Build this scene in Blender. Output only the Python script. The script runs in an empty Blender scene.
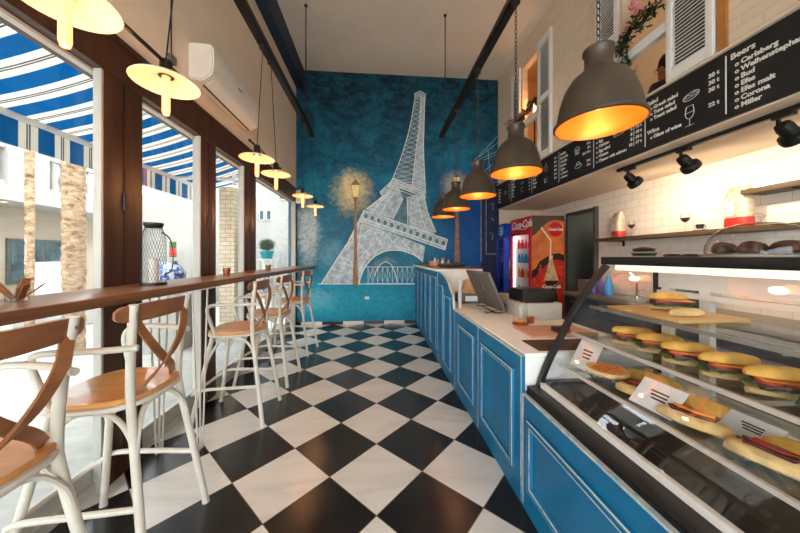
import bpy, bmesh, math, random
from mathutils import Vector, Matrix, noise
PI = math.pi
sc = bpy.context.scene
COL = sc.collection
rng = random.Random(7)

# ------------------------------------------------------------------ helpers
def lin(c):
    c = c / 255.0
    return c / 12.92 if c <= 0.04045 else ((c + 0.055) / 1.055) ** 2.4
def rgb(r, g, b): return (lin(r), lin(g), lin(b), 1.0)

class NT:
    """tiny node-tree writer"""
    def __init__(s, m):
        s.m = m; m.use_nodes = True; s.t = m.node_tree; s.n = s.t.nodes; s.l = s.t.links
        s.n.clear(); s.out = s.n.new('ShaderNodeOutputMaterial')
    def new(s, kind, **kw):
        nd = s.n.new(kind)
        for k, v in kw.items(): setattr(nd, k, v)
        return nd
    def put(s, sock, v):
        if hasattr(v, 'is_linked') or isinstance(v, bpy.types.NodeSocket): s.l.new(v, sock)
        else: sock.default_value = v
    def math(s, op, a, b=None, c=None, clamp=False):
        nd = s.new('ShaderNodeMath', operation=op, use_clamp=clamp); s.put(nd.inputs[0], a)
        if b is not None: s.put(nd.inputs[1], b)
        if c is not None: s.put(nd.inputs[2], c)
        return nd.outputs[0]
    def mix(s, f, a, b, blend='MIX'):
        nd = s.new('ShaderNodeMixRGB', blend_type=blend); s.put(nd.inputs[0], f); s.put(nd.inputs[1], a); s.put(nd.inputs[2], b)
        return nd.outputs[0]
    def co(s): return s.new('ShaderNodeTexCoord').outputs['Object']
    def xyz(s, v):
        nd = s.new('ShaderNodeSeparateXYZ'); s.l.new(v, nd.inputs[0]); return nd.outputs
    def noise(s, v, scale, detail=4, rough=.55, stretch=None, dist=0):
        if stretch:
            mp = s.new('ShaderNodeMapping'); s.l.new(v, mp.inputs[0]); mp.inputs['Scale'].default_value = stretch; v = mp.outputs[0]
        nd = s.new('ShaderNodeTexNoise'); s.l.new(v, nd.inputs['Vector'])
        nd.inputs['Scale'].default_value = scale; nd.inputs['Detail'].default_value = detail
        nd.inputs['Roughness'].default_value = rough; nd.inputs['Distortion'].default_value = dist
        return nd.outputs[0]
    def ramp(s, f, stops, interp='LINEAR'):
        nd = s.new('ShaderNodeValToRGB'); s.put(nd.inputs[0], f); r = nd.color_ramp; r.interpolation = interp
        while len(r.elements) < len(stops): r.elements.new(.5)
        for e, (p, c) in zip(r.elements, stops):
            e.position = p; e.color = c if len(c) == 4 else (*c, 1)
        return nd.outputs[0]
    def bsdf(s, color, rough=.5, metal=0., spec=.5, bump=None, bstr=.2, emit=None, estr=0, coat=0, trans=0):
        b = s.new('ShaderNodeBsdfPrincipled'); s.put(b.inputs['Base Color'], color); s.put(b.inputs['Roughness'], rough)
        s.put(b.inputs['Metallic'], metal); b.inputs['Specular IOR Level'].default_value = spec
        b.inputs['Coat Weight'].default_value = coat; b.inputs['Transmission Weight'].default_value = trans
        if emit is not None:
            s.put(b.inputs['Emission Color'], emit); s.put(b.inputs['Emission Strength'], estr)
        if bump is not None:
            bp = s.new('ShaderNodeBump'); bp.inputs['Strength'].default_value = bstr; bp.inputs['Distance'].default_value = .01
            s.l.new(bump, bp.inputs['Height']); s.l.new(bp.outputs[0], b.inputs['Normal'])
        s.l.new(b.outputs[0], s.out.inputs[0]); return b

BW = lambda v: (v, v, v, 1)
def mat(name, c, rough=.5, metal=0., var=.08, scale=12, spec=.5, bstr=.0, stretch=None, coat=0):
    m = bpy.data.materials.new(name); t = NT(m); co = t.co()
    n = t.noise(co, scale, stretch=stretch)
    dark = tuple(x * (1 - var * 2) for x in c[:3]) + (1,); lite = tuple(min(1, x * (1 + var)) for x in c[:3]) + (1,)
    t.bsdf(t.ramp(n, [(.3, dark), (.7, lite)]), rough, metal, spec, n if bstr else None, bstr, coat=coat)
    return m
def mat_wood(name, c1, c2, axis='Y', rough=.45, scale=6, coat=0):
    m = bpy.data.materials.new(name); t = NT(m); co = t.co()
    st = {'X': (.12, 1.6, 1.6), 'Y': (1.6, .12, 1.6), 'Z': (1.6, 1.6, .12)}[axis]
    n = t.noise(co, scale * 2, 6, .6, st, .6); f = t.noise(co, scale * 14, 3, .5, st)
    k = t.math('ADD', t.math('MULTIPLY', n, .75), t.math('MULTIPLY', f, .25))
    t.bsdf(t.ramp(k, [(.33, c1), (.66, c2)]), rough, 0, .4, k, .08, coat=coat); return m
def mat_emit(name, c, strength):
    m = bpy.data.materials.new(name); t = NT(m)
    t.bsdf(c, .4, emit=c, estr=strength); return m
def mat_glass(name, tint=(1, 1, 1, 1), ior=1.45, rough=.0, rim=None):
    m = bpy.data.materials.new(name); t = NT(m)
    tr = t.new('ShaderNodeBsdfTransparent'); tr.inputs[0].default_value = tint
    if rim:
        lw = t.new('ShaderNodeLayerWeight'); lw.inputs[0].default_value = .5
        t.l.new(t.ramp(lw.outputs['Facing'], [(.55, tint), (.97, rim)]), tr.inputs[0])
    gl = t.new('ShaderNodeBsdfGlossy'); gl.inputs['Roughness'].default_value = rough
    fr = t.new('ShaderNodeFresnel'); ge = t.new('ShaderNodeNewGeometry')
    t.l.new(t.math('ADD', t.math('MULTIPLY', ge.outputs['Backfacing'], 1 / ior - ior), ior), fr.inputs[0])
    mx = t.new('ShaderNodeMixShader'); t.l.new(fr.outputs[0], mx.inputs[0]); t.l.new(tr.outputs[0], mx.inputs[1]); t.l.new(gl.outputs[0], mx.inputs[2])
    t.l.new(mx.outputs[0], t.out.inputs[0]); return m

def crom(pts, n=6, closed=False):
    P = [Vector(p) for p in pts]; out = []
    N = len(P); rngi = range(N if closed else N - 1)
    for i in rngi:
        if closed: a, b, c, d = P[i - 1], P[i], P[(i + 1) % N], P[(i + 2) % N]
        else: a, b, c, d = P[max(i - 1, 0)], P[i], P[i + 1], P[min(i + 2, N - 1)]
        for k in range(n):
            t = k / n
            out.append(.5 * ((2 * b) + (c - a) * t + (2 * a - 5 * b + 4 * c - d) * t * t + (3 * b - a - 3 * c + d) * t ** 3))
    if not closed: out.append(P[-1])
    return out

class MB:
    def __init__(s): s.bm = bmesh.new(); s.mi = 0
    def f(s, vs):
        try: fc = s.bm.faces.new(vs); fc.material_index = s.mi; return fc
        except ValueError: return None
    def vs(s, pts): return [s.bm.verts.new(p) for p in pts]
    def box(s, a, b, bev=0, rot=None, mid=None):
        x0, y0, z0 = [min(p, q) for p, q in zip(a, b)]; x1, y1, z1 = [max(p, q) for p, q in zip(a, b)]
        v = s.vs([(x, y, z) for x in (x0, x1) for y in (y0, y1) for z in (z0, z1)])
        fs = [s.f([v[i] for i in q]) for q in ((0, 1, 3, 2), (4, 6, 7, 5), (0, 4, 5, 1), (2, 3, 7, 6), (0, 2, 6, 4), (1, 5, 7, 3))]
        if bev:
            es = list({e for f in fs for e in f.edges})
            r = bmesh.ops.bevel(s.bm, geom=es, offset=bev, segments=2, profile=.6, affect='EDGES')
            for f in r['faces']: f.material_index = s.mi
            v = list({q for f in r['faces'] for q in f.verts} | {q for q in v if q.is_valid})
        if rot is not None:
            c = Vector(mid) if mid else Vector(((x0 + x1) / 2, (y0 + y1) / 2, (z0 + z1) / 2))
            for q in v: q.co = c + rot @ (q.co - c)
        return s
    def obox(s, c, size, rot=None, bev=0):
        h = Vector(size) / 2; c = Vector(c)
        return s.box(c - h, c + h, bev, rot)
    def tube(s, pts, r, n=8, closed=False, cap=True, sx=1, sy=1, up=None):
        P = [Vector(p) for p in pts]; N = len(P); R = r if isinstance(r, (list, tuple)) else [r] * N
        rings = []; prev = None
        for i, p in enumerate(P):
            if closed: t = P[(i + 1) % N] - P[i - 1]
            else: t = P[min(i + 1, N - 1)] - P[max(i - 1, 0)]
            t = t.normalized() if t.length > 1e-9 else Vector((0, 0, 1))
            if prev is None:
                u = Vector(up) if up else (Vector((0, 0, 1)) if abs(t.z) < .9 else Vector((1, 0, 0)))
            else: u = prev
            u = u - t * u.dot(t)
            if u.length < 1e-6: u = t.orthogonal()
            u.normalize(); prev = u; w = t.cross(u)
            rings.append(s.vs([p + (u * math.cos(2 * PI * k / n) * sy + w * math.sin(2 * PI * k / n) * sx) * R[i] for k in range(n)]))
        for i in range(N if closed else N - 1):
            a, b = rings[i], rings[(i + 1) % N]
            for k in range(n): s.f([a[k], a[(k + 1) % n], b[(k + 1) % n], b[k]])
        if cap and not closed: s.f(rings[0][::-1]); s.f(rings[-1])
        return s
    def ribbon(s, pts, w, t, up):
        """flat bar of width w (along up) and thickness t, along pts"""
        P = [Vector(p) for p in pts]; N = len(P); rings = []; up0 = Vector(up)
        for i, p in enumerate(P):
            d = (P[min(i + 1, N - 1)] - P[max(i - 1, 0)]).normalized()
            u = (up0 - d * up0.dot(d)).normalized(); q = d.cross(u)
            ww = (w[i] if isinstance(w, (list, tuple)) else w) / 2
            rings.append(s.vs([p + u * ww + q * t / 2, p - u * ww + q * t / 2, p - u * ww - q * t / 2, p + u * ww - q * t / 2]))
        for a, b in zip(rings, rings[1:]):
            for k in range(4): s.f([a[k], a[(k + 1) % 4], b[(k + 1) % 4], b[k]])
        s.f(rings[0][::-1]); s.f(rings[-1]); return s
    def lathe(s, prof, c=(0, 0, 0), n=24, M=None, ang=2 * PI):
        c = Vector(c); rings = []
        for r, z in prof:
            if r < 1e-6: rings.append(s.vs([(0, 0, z)]))
            else: rings.append(s.vs([(r * math.cos(2 * PI * k / n), r * math.sin(2 * PI * k / n), z) for k in range(n)]))
        for a, b in zip(rings, rings[1:]):
            for k in range(n):
                k2 = (k + 1) % n
                if len(a) == 1 and len(b) == 1: continue
                if len(a) == 1: s.f([a[0], b[k2], b[k]])
                elif len(b) == 1: s.f([a[k], a[k2], b[0]])
                else: s.f([a[k], a[k2], b[k2], b[k]])
        for rg in rings:
            for v in rg: v.co = (M @ v.co if M is not None else v.co) + c
        return s
    def cyl(s, c, r, h, n=20): return s.lathe([(0, 0), (r, 0), (r, h), (0, h)], c, n)
    def ball(s, c, r, n=12, scale=(1, 1, 1), jit=0, M=None):
        c = Vector(c); rings = []; m = max(4, n // 2); new = []
        for i in range(m + 1):
            th = PI * i / m
            if i in (0, m): ring = s.vs([(0, 0, math.cos(th))])
            else: ring = s.vs([(math.sin(th) * math.cos(2 * PI * k / n), math.sin(th) * math.sin(2 * PI * k / n), math.cos(th)) for k in range(n)])
            rings.append(ring); new += ring
        for a, b in zip(rings, rings[1:]):
            for k in range(n):
                k2 = (k + 1) % n
                if len(a) == 1: s.f([a[0], b[k], b[k2]])
                elif len(b) == 1: s.f([a[k], b[0], a[k2]])
                else: s.f([a[k], b[k], b[k2], a[k2]])
        for v in new:
            j = 1 + jit * noise.noise(v.co * 3.1 + c * 7)
            q = Vector((v.co.x * scale[0], v.co.y * scale[1], v.co.z * scale[2])) * r * j
            v.co = (M @ q if M is not None else q) + c
        return s
    def prism(s, poly, fn, a, b):
        """poly: 2-D outline; fn(u,v,w)->xyz; extruded from w=a to w=b"""
        A = s.vs([fn(u, v, a) for u, v in poly]); B = s.vs([fn(u, v, b) for u, v in poly]); n = len(poly)
        s.f(A[::-1]); s.f(B)
        for k in range(n): s.f([A[k], A[(k + 1) % n], B[(k + 1) % n], B[k]])
        return s
    def grid(s, fn, nu, nv):
        g = [[s.bm.verts.new(fn(i / nu, j / nv)) for j in range(nv + 1)] for i in range(nu + 1)]
        for i in range(nu):
            for j in range(nv): s.f([g[i][j], g[i + 1][j], g[i + 1][j + 1], g[i][j + 1]])
        return s
    def text(s, body, size, M, ext=.001, off=0., shear=0., align='LEFT', sp=1.0):
        cu = bpy.data.curves.new('t', 'FONT'); cu.body = body; cu.size = size; cu.extrude = ext; cu.offset = off
        cu.shear = shear; cu.align_x = align; cu.resolution_u = 3; cu.space_character = sp
        ob = bpy.data.objects.new('t', cu); me = bpy.data.meshes.new_from_object(ob)
        me.transform(M); k = len(s.bm.faces); s.bm.from_mesh(me); s.bm.faces.ensure_lookup_table()
        for i in range(k, len(s.bm.faces)): s.bm.faces[i].material_index = s.mi
        bpy.data.objects.remove(ob); bpy.data.curves.remove(cu); bpy.data.meshes.remove(me); return s
    def obj(s, name, m, parent=None, world=True, loc=None, smooth=True, fixn=True):
        ms = m if isinstance(m, (list, tuple)) else [m]
        if fixn: bmesh.ops.recalc_face_normals(s.bm, faces=s.bm.faces)
        me = bpy.data.meshes.new(name)
        off = Vector((0, 0, 0))
        if parent is not None:
            if world:
                q = parent
                while q: off += q.location; q = q.parent
        else:
            if loc == 'origin': off = Vector((0, 0, 0))
            elif loc is not None: off = Vector(loc)
            else:
                xs = [v.co for v in s.bm.verts]
                lo = [min(v[i] for v in xs) for i in range(3)]; hi = [max(v[i] for v in xs) for i in range(3)]
                off = Vector(((lo[0] + hi[0]) / 2, (lo[1] + hi[1]) / 2, lo[2]))
        if off.length: bmesh.ops.translate(s.bm, verts=s.bm.verts, vec=-off)
        for f in s.bm.faces: f.smooth = smooth
        s.bm.to_mesh(me); s.bm.free()
        if smooth: me.set_sharp_from_angle(angle=math.radians(38))
        for q in ms: me.materials.append(q)
        o = bpy.data.objects.new(name, me); COL.objects.link(o)
        if parent is not None: o.parent = parent
        else: o.location = off
        return o

def tag(o, label=None, cat=None, group=None, kind=None):
    for k, v in (('label', label), ('category', cat), ('group', group), ('kind', kind)):
        if v: o[k] = v
    return o
def thing(name, label, cat, loc=(0, 0, 0), group=None, rz=0):
    o = bpy.data.objects.new(name, None); COL.objects.link(o); o.location = loc; o.rotation_euler.z = rz; o.empty_display_size = .05
    return tag(o, label, cat, group)
def struct(o): o['kind'] = 'structure'; return o
def dup(root, loc, label=None, rz=None):
    r = root.copy(); COL.objects.link(r); r.location = loc
    if rz is not None: r.rotation_euler.z = rz
    if label: r['label'] = label
    def rec(src, dst):
        for ch in list(src.children):
            c = ch.copy(); COL.objects.link(c); c.parent = dst; rec(ch, c)
    rec(root, r); return r

# ------------------------------------------------------------------ materials
M = {}
M['cream'] = mat('cream_plaster', rgb(234, 212, 186), .8, var=.03, scale=3, bstr=.05)
M['ceil'] = mat('ceiling_paint', rgb(234, 216, 194), .85, var=.03, scale=2)
M['navy'] = mat('navy_paint', rgb(16, 44, 66), .6, var=.1)
M['brown'] = mat_wood('brown_frame', rgb(50, 31, 22), rgb(78, 48, 32), 'Z', .42)
M['frame_grey'] = mat('grey_aluminium', rgb(190, 186, 176), .45, .0, var=.03)
M['table'] = mat_wood('table_wood_with_sheen', rgb(108, 78, 58), rgb(160, 124, 98), 'Y', .32, 5)  # paler, greyer top: window sheen is painted into the wood colour
M['table_edge'] = mat_wood('table_edge_wood', rgb(92, 60, 40), rgb(138, 96, 66), 'Y', .45, 5)  # same wood without the painted sheen, for the darker front face
M['seat'] = mat_wood('seat_wood', rgb(200, 134, 68), rgb(228, 166, 98), 'X', .35, 5, coat=.2)
M['back'] = mat_wood('back_wood', rgb(120, 74, 44), rgb(166, 108, 66), 'Y', .35, 5, coat=.2)
M['stool'] = mat('stool_white_metal', rgb(214, 206, 190), .35, .0, var=.04, spec=.5)
M['white'] = mat('white_gloss', rgb(235, 230, 222), .35, var=.02)
M['acwhite'] = mat('lamp_tinted_white_plastic', rgb(240, 230, 214), .35, var=.02)  # warm lamplight tint is put into the plastic's base colour
M['matte_white'] = mat('matte_white', rgb(236, 232, 224), .7, var=.02)
M['black'] = mat('black_satin', rgb(20, 19, 19), .45, var=.1)
M['slab'] = mat('dark_slab', rgb(22, 22, 24), .3, var=.1, spec=.25)
M['rail'] = mat('rail_black', rgb(40, 33, 30), .45, .3, var=.15)
M['steel'] = mat('steel', rgb(170, 168, 162), .28, .9, var=.08)
M['chrome'] = mat('chrome', rgb(210, 208, 204), .12, 1., var=.03)
M['copper'] = mat('copper', rgb(186, 116, 78), .3, .8, var=.1)
M['shade'] = mat('pendant_grey_brown', rgb(78, 66, 54), .42, .3, var=.12)
M['gold_in'] = mat('pendant_inner_gold', rgb(232, 138, 44), .4, .3, var=.05)
M['disc'] = mat('disc_enamel', rgb(240, 226, 196), .35, var=.02)
M['cord'] = mat('cord_black', rgb(34, 28, 25), .7)
M['chain'] = mat('chain_dark', rgb(70, 62, 54), .4, .7)
M['board'] = mat('menu_black', rgb(20, 20, 23), .55, var=.1)
M['chalk'] = mat('chalk_white', rgb(232, 228, 218), .8, var=.03)
M['glass'] = mat_glass('clear_glass')
M['domeglass'] = mat_glass('blown_glass', (.97, .97, .96, 1), 1.5, 0, (.45, .44, .42, 1))
M['caseglass'] = mat_glass('display_glass', (1, 1, 1, 1), 1.75)
M['pane'] = mat_glass('window_glass', (.97, .985, .98, 1), 1.3)
M['shelfglass'] = mat_glass('shelf_glass', (.93, .97, .95, 1), 1.5)
M['edgeglass'] = mat('glass_edge', rgb(206, 196, 186), .15, var=.05)
M['shelf_wood'] = mat_wood('dark_shelf_wood', rgb(50, 38, 26), rgb(92, 72, 46), 'Y', .5)
M['bread'] = mat('bread_crust', rgb(234, 182, 84), .6, var=.16, scale=22, bstr=.1)
M['bread_pale'] = mat('bread_pale', rgb(232, 196, 130), .7, var=.15, scale=20, bstr=.1)
M['crumb'] = mat('crumb', rgb(226, 186, 116), .8, var=.2, scale=60)
M['lettuce'] = mat('lettuce', rgb(70, 98, 44), .6, var=.35, scale=30)
M['tomato'] = mat('tomato', rgb(176, 52, 30), .35, var=.25, scale=30)
M['cheese'] = mat('orange_cheese', rgb(236, 140, 48), .5, var=.1)
M['meat'] = mat('dark_filling', rgb(86, 34, 26), .5, var=.3, scale=40)
M['choc'] = mat('chocolate_cake', rgb(78, 42, 28), .5, var=.3, scale=30, bstr=.3)
M['paper'] = mat('white_paper', rgb(232, 230, 226), .8, var=.02)
M['ink'] = mat('dark_ink', rgb(50, 48, 48), .8)
M['red'] = mat('red_enamel', rgb(200, 18, 26), .35, var=.05)
M['redbag'] = mat('red_print', rgb(206, 44, 34), .5)
M['bagfoil'] = mat('bag_beige_foil', rgb(206, 186, 160), .45, .2, var=.12, bstr=.3)
M['blue_enamel'] = mat('blue_enamel', rgb(14, 52, 170), .35, var=.05)
M['cyan'] = mat('cyan_print', rgb(40, 170, 225), .4)
M['grey'] = mat('grey_plastic', rgb(96, 92, 86), .5, var=.05)
M['greydoor'] = mat('dark_grey_paint', rgb(74, 76, 70), .7, var=.05)
M['cardboard'] = mat('tan_paper', rgb(196, 150, 104), .7, var=.08)
M['pinkwood'] = mat_wood('pink_wood', rgb(196, 138, 112), rgb(222, 170, 140), 'X', .5)
M['leaf'] = mat('leaf', rgb(64, 92, 44), .6, var=.3, scale=20)
M['leafdark'] = mat('dark_leaf', rgb(62, 76, 50), .6, var=.3, scale=20)
M['pink'] = mat('pink_petals', rgb(226, 150, 140), .6, var=.15, scale=25)
M['purple'] = mat('purple_sprig', rgb(104, 82, 92), .6, var=.2)
M['teal'] = mat('teal_glaze', rgb(40, 178, 190), .3, var=.08)
M['skin'] = mat('skin', rgb(178, 120, 92), .5, var=.05)
M['hair'] = mat('black_hair', rgb(26, 20, 18), .5, var=.2, scale=60)
M['shirt'] = mat('dark_shirt', rgb(40, 36, 40), .8, var=.1)
M['soapblue'] = mat('blue_soap', rgb(20, 140, 215), .2, var=.05)
M['soapviolet'] = mat('violet_soap', rgb(110, 84, 170), .3, var=.05)
M['plaster_out'] = mat('white_render', rgb(152, 148, 141), .85, var=.03, scale=1.5)
M['beige_out'] = mat('beige_render', rgb(156, 142, 124), .85, var=.03, scale=1.5)
M['darkglass'] = mat('dark_window', rgb(70, 88, 92), .12, .0, var=.4, scale=2)
M['bulb'] = mat_emit('bulb_glow', (1.0, .26, .09, 1), 1.7)
M['bell_bulb'] = mat_emit('bell_bulb_glow', (1.0, .5, .18, 1), 1.6)
M['filament'] = mat_emit('filament_glow', (1.0, .70, .34, 1), 60)
M['lightstrip'] = mat_emit('case_tube', (1.0, .93, .80, 1), .36)
M['fridge_light'] = mat_emit('fridge_tube', (.86, .95, 1., 1), 3.5)
M['flame'] = mat_emit('warm_bulb', (1., .42, .12, 1), 18)

def floor_mat():
    m = bpy.data.materials.new('checker_tiles'); t = NT(m); co = t.co(); x, y, z = t.xyz(co)
    u = .283 * 2; yy = t.math('SUBTRACT', y, 1.475)
    a = t.math('DIVIDE', t.math('ADD', yy, x), u); b = t.math('DIVIDE', t.math('SUBTRACT', yy, x), u)
    par = t.math('FLOORED_MODULO', t.math('ADD', t.math('FLOOR', a), t.math('FLOOR', b)), 2)
    def edge(q):
        f = t.math('FRACT', q); return t.math('MINIMUM', f, t.math('SUBTRACT', 1.0, f))
    e = t.math('LESS_THAN', t.math('MINIMUM', edge(a), edge(b)), .006)
    n1 = t.noise(co, 2.2, 6, .6, (.7, 2.4, 1), 1.2); n2 = t.noise(co, 5, 5, .6)
    wht = t.ramp(n1, [(.25, rgb(208, 202, 192)), (.5, rgb(228, 223, 214)), (.75, rgb(236, 231, 222))])
    blk = t.ramp(n2, [(.3, rgb(26, 26, 27)), (.7, rgb(40, 39, 38))])
    col = t.mix(par, wht, blk); col = t.mix(e, col, rgb(104, 90, 72))
    ro = t.math('ADD', t.math('MULTIPLY', n2, .16), .14)
    t.bsdf(col, ro, 0, .5); return m
M['floor'] = floor_mat()

def base_tiles():
    m = bpy.data.materials.new('skirting_tiles'); t = NT(m); x, y, z = t.xyz(t.co())
    par = t.math('FLOORED_MODULO', t.math('FLOOR', t.math('DIVIDE', t.math('ADD', t.math('ADD', x, y), .66 - 5.7), .405)), 2)
    t.bsdf(t.mix(par, rgb(226, 216, 200), rgb(40, 36, 32)), .3); return m
M['skirting'] = base_tiles()

def tile_wall():
    m = bpy.data.materials.new('white_metro_tiles'); t = NT(m); x, y, z = t.xyz(t.co())
    cb = t.new('ShaderNodeCombineXYZ'); t.l.new(y, cb.inputs[0]); t.l.new(z, cb.inputs[1])
    br = t.new('ShaderNodeTexBrick'); t.l.new(cb.outputs[0], br.inputs['Vector'])
    br.inputs['Scale'].default_value = 1; br.inputs['Brick Width'].default_value = .2; br.inputs['Row Height'].default_value = .1
    br.inputs['Mortar Size'].default_value = .004; br.inputs['Mortar Smooth'].default_value = .4; br.inputs['Bias'].default_value = 0
    br.inputs['Color1'].default_value = rgb(238, 230, 218); br.inputs['Color2'].default_value = rgb(232, 222, 208); br.inputs['Mortar'].default_value = rgb(216, 204, 188)
    inv = t.math('SUBTRACT', 1.0, br.outputs['Fac'])
    t.bsdf(br.outputs['Color'], .12, 0, .5, inv, .5); return m
M['tiles'] = tile_wall()
def brick_paint():
    m = bpy.data.materials.new('painted_brick'); t = NT(m); x, y, z = t.xyz(t.co())
    cb = t.new('ShaderNodeCombineXYZ'); t.l.new(y, cb.inputs[0]); t.l.new(z, cb.inputs[1])
    br = t.new('ShaderNodeTexBrick'); t.l.new(cb.outputs[0], br.inputs['Vector'])
    br.inputs['Scale'].default_value = 1; br.inputs['Brick Width'].default_value = .22; br.inputs['Row Height'].default_value = .075
    br.inputs['Mortar Size'].default_value = .006
    c = rgb(230, 210, 184); br.inputs['Color1'].default_value = c; br.inputs['Color2'].default_value = rgb(224, 203, 177); br.inputs['Mortar'].default_value = rgb(216, 196, 170)
    n = t.noise(t.co(), 5, 5)
    t.bsdf(br.outputs['Color'], .8, 0, .3, t.math('ADD', t.math('SUBTRACT', 1., br.outputs['Fac']), n), .2); return m
M['brickpaint'] = brick_paint()

def worn_blue(name='worn_blue_paint', amount=.66, c1=rgb(0, 92, 136), c2=rgb(6, 116, 160)):
    m = bpy.data.materials.new(name); t = NT(m); co = t.co()
    n = t.noise(co, 3, 5); w = t.noise(co, 26, 6, .7); s = t.noise(co, 9, 5, .7, (3, 3, .35))
    col = t.ramp(n, [(.3, c1), (.7, c2)])
    k = t.math('GREATER_THAN', t.math('MULTIPLY', t.math('ADD', w, s), .5), amount)
    t.bsdf(t.mix(t.math('MULTIPLY', k, .75), col, rgb(186, 214, 222)), .42, 0, .4, n, .05); return m
M['blue'] = worn_blue()
def worn_edge():
    m = bpy.data.materials.new('rubbed_paint_edge'); t = NT(m); co = t.co()
    w = t.noise(co, 22, 5, .65)
    t.bsdf(t.ramp(w, [(.30, rgb(30, 124, 168)), (.40, rgb(160, 184, 190)), (.62, rgb(206, 204, 196)), (.72, rgb(140, 124, 108))]), .5); return m
M['rubbed'] = worn_edge()

def awning_mat():
    m = bpy.data.materials.new('striped_canvas'); t = NT(m); x, y, z = t.xyz(t.co())
    f = t.math('FRACT', t.math('DIVIDE', t.math('ADD', y, -2.72 + 27.0), .272))
    blue = t.math('LESS_THAN', f, .49)
    d1 = t.math('LESS_THAN', t.math('ABSOLUTE', t.math('SUBTRACT', f, .71)), .018)
    d2 = t.math('LESS_THAN', t.math('ABSOLUTE', t.math('SUBTRACT', f, .78)), .018)
    col = t.mix(blue, rgb(236, 232, 222), rgb(6, 126, 178)); col = t.mix(t.math('MAXIMUM', d1, d2), col, rgb(86, 84, 104))
    b = t.bsdf(col, .85, 0, .2)
    tl = t.new('ShaderNodeBsdfTranslucent'); t.l.new(col, tl.inputs[0])
    mx = t.new('ShaderNodeMixShader'); mx.inputs[0].default_value = .45
    t.l.new(b.outputs[0], mx.inputs[1]); t.l.new(tl.outputs[0], mx.inputs[2]); t.l.new(mx.outputs[0], t.out.inputs[0]); return m
M['awning'] = awning_mat()

def paving():
    m = bpy.data.materials.new('pale_paving'); t = NT(m); co = t.co()
    n = t.noise(co, 3, 6, .65, (1, 2.5, 1)); t.bsdf(t.ramp(n, [(.3, rgb(164, 161, 153)), (.7, rgb(190, 187, 180))]), .8, 0, .3, n, .3); return m
M['paving'] = paving()
def stone():
    m = bpy.data.materials.new('stacked_stone'); t = NT(m); co = t.co(); x, y, z = t.xyz(co)
    cb = t.new('ShaderNodeCombineXYZ'); t.l.new(t.math('ADD', x, y), cb.inputs[0]); t.l.new(z, cb.inputs[1])
    br = t.new('ShaderNodeTexBrick'); t.l.new(cb.outputs[0], br.inputs['Vector']); br.inputs['Scale'].default_value = 1
    br.inputs['Brick Width'].default_value = .17; br.inputs['Row Height'].default_value = .07; br.inputs['Mortar Size'].default_value = .005
    br.inputs['Color1'].default_value = rgb(224, 204, 176); br.inputs['Color2'].default_value = rgb(204, 184, 154); br.inputs['Mortar'].default_value = rgb(160, 142, 118)
    t.bsdf(br.outputs['Color'], .85, 0, .3, br.outputs['Fac'], .5); return m
M['stone'] = stone()
def bark():
    m = bpy.data.materials.new('palm_bark'); t = NT(m); co = t.co()
    n = t.noise(co, 9, 5, .7, (1, 1, 1.8), .5); t.bsdf(t.ramp(n, [(.32, rgb(84, 64, 48)), (.48, rgb(140, 114, 88)), (.70, rgb(176, 154, 128))]), .9, 0, .2, n, .8); return m
M['bark'] = bark()

# mural: paint colours that are in the picture itself (night sky, water, painted halos)
def mural_mat():
    m = bpy.data.materials.new('mural_paint'); t = NT(m); co = t.co(); x, y, z = t.xyz(co)
    n1 = t.noise(co, 1.5, 6, .65, None, .6); n2 = t.noise(co, 6, 6, .7, (1, 1, 1.5), .4); n3 = t.noise(co, 22, 5, .7)
    zz = t.math('ADD', z, t.math('MULTIPLY', t.math('SUBTRACT', n1, .5), 1.5))
    base = t.ramp(t.math('DIVIDE', zz, 5.0), [(.0, rgb(10, 134, 166)), (.17, rgb(20, 158, 188)), (.225, rgb(26, 100, 122)), (.36, rgb(20, 92, 122)), (.56, rgb(10, 92, 124)), (.74, rgb(8, 58, 82)), (.90, rgb(6, 26, 42))])
    lite = t.ramp(n2, [(.42, BW(0)), (.72, BW(1))])
    big = t.ramp(n1, [(.46, BW(0)), (.66, BW(1))])
    col = t.mix(t.math('MULTIPLY', lite, .45), base, rgb(30, 140, 170)); col = t.mix(t.math('MULTIPLY', t.math('MULTIPLY', big, .7), t.ramp(t.math('DIVIDE', z, 5.0), [(.62, BW(1)), (.95, BW(.12))])), col, rgb(26, 148, 178))
    dark = t.ramp(n3, [(.35, BW(1)), (.55, BW(0))])
    col = t.mix(t.math('MULTIPLY', dark, .35), col, rgb(8, 44, 62))
    # deep blue towards the east corner
    fx = t.math('MULTIPLY', t.ramp(t.math('DIVIDE', t.math('ADD', x, t.math('MULTIPLY', n1, .5)), 3.0), [(.42, BW(0)), (.62, BW(1))]), t.ramp(t.math('DIVIDE', z, 5), [(.5, BW(1)), (.68, BW(0))]))
    col = t.mix(t.math('MULTIPLY', fx, .8), col, rgb(8, 70, 150))
    def blob(cx, cz, r, sx=1., sz=1.):
        dx = t.math('DIVIDE', t.math('SUBTRACT', x, cx), sx); dz = t.math('DIVIDE', t.math('SUBTRACT', z, cz), sz)
        d = t.math('SQRT', t.math('ADD', t.math('MULTIPLY', dx, dx), t.math('MULTIPLY', dz, dz)))
        d = t.math('ADD', d, t.math('MULTIPLY', t.math('SUBTRACT', n2, .5), r * 1.3))
        return t.math('DIVIDE', t.math('SUBTRACT', r, d), r * .55, clamp=True)
    tex = t.ramp(n3, [(.3, BW(.35)), (.6, BW(1))])
    for cx, cz, r, c, k, sx, sz in MURAL_BLOBS:
        col = t.mix(t.math('MULTIPLY', t.math('MULTIPLY', blob(cx, cz, r, sx, sz), tex), k), col, c)
    # pale foliage and cloud splashes
    t.bsdf(col, .55, 0, .3, n3, .08); return m

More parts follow.
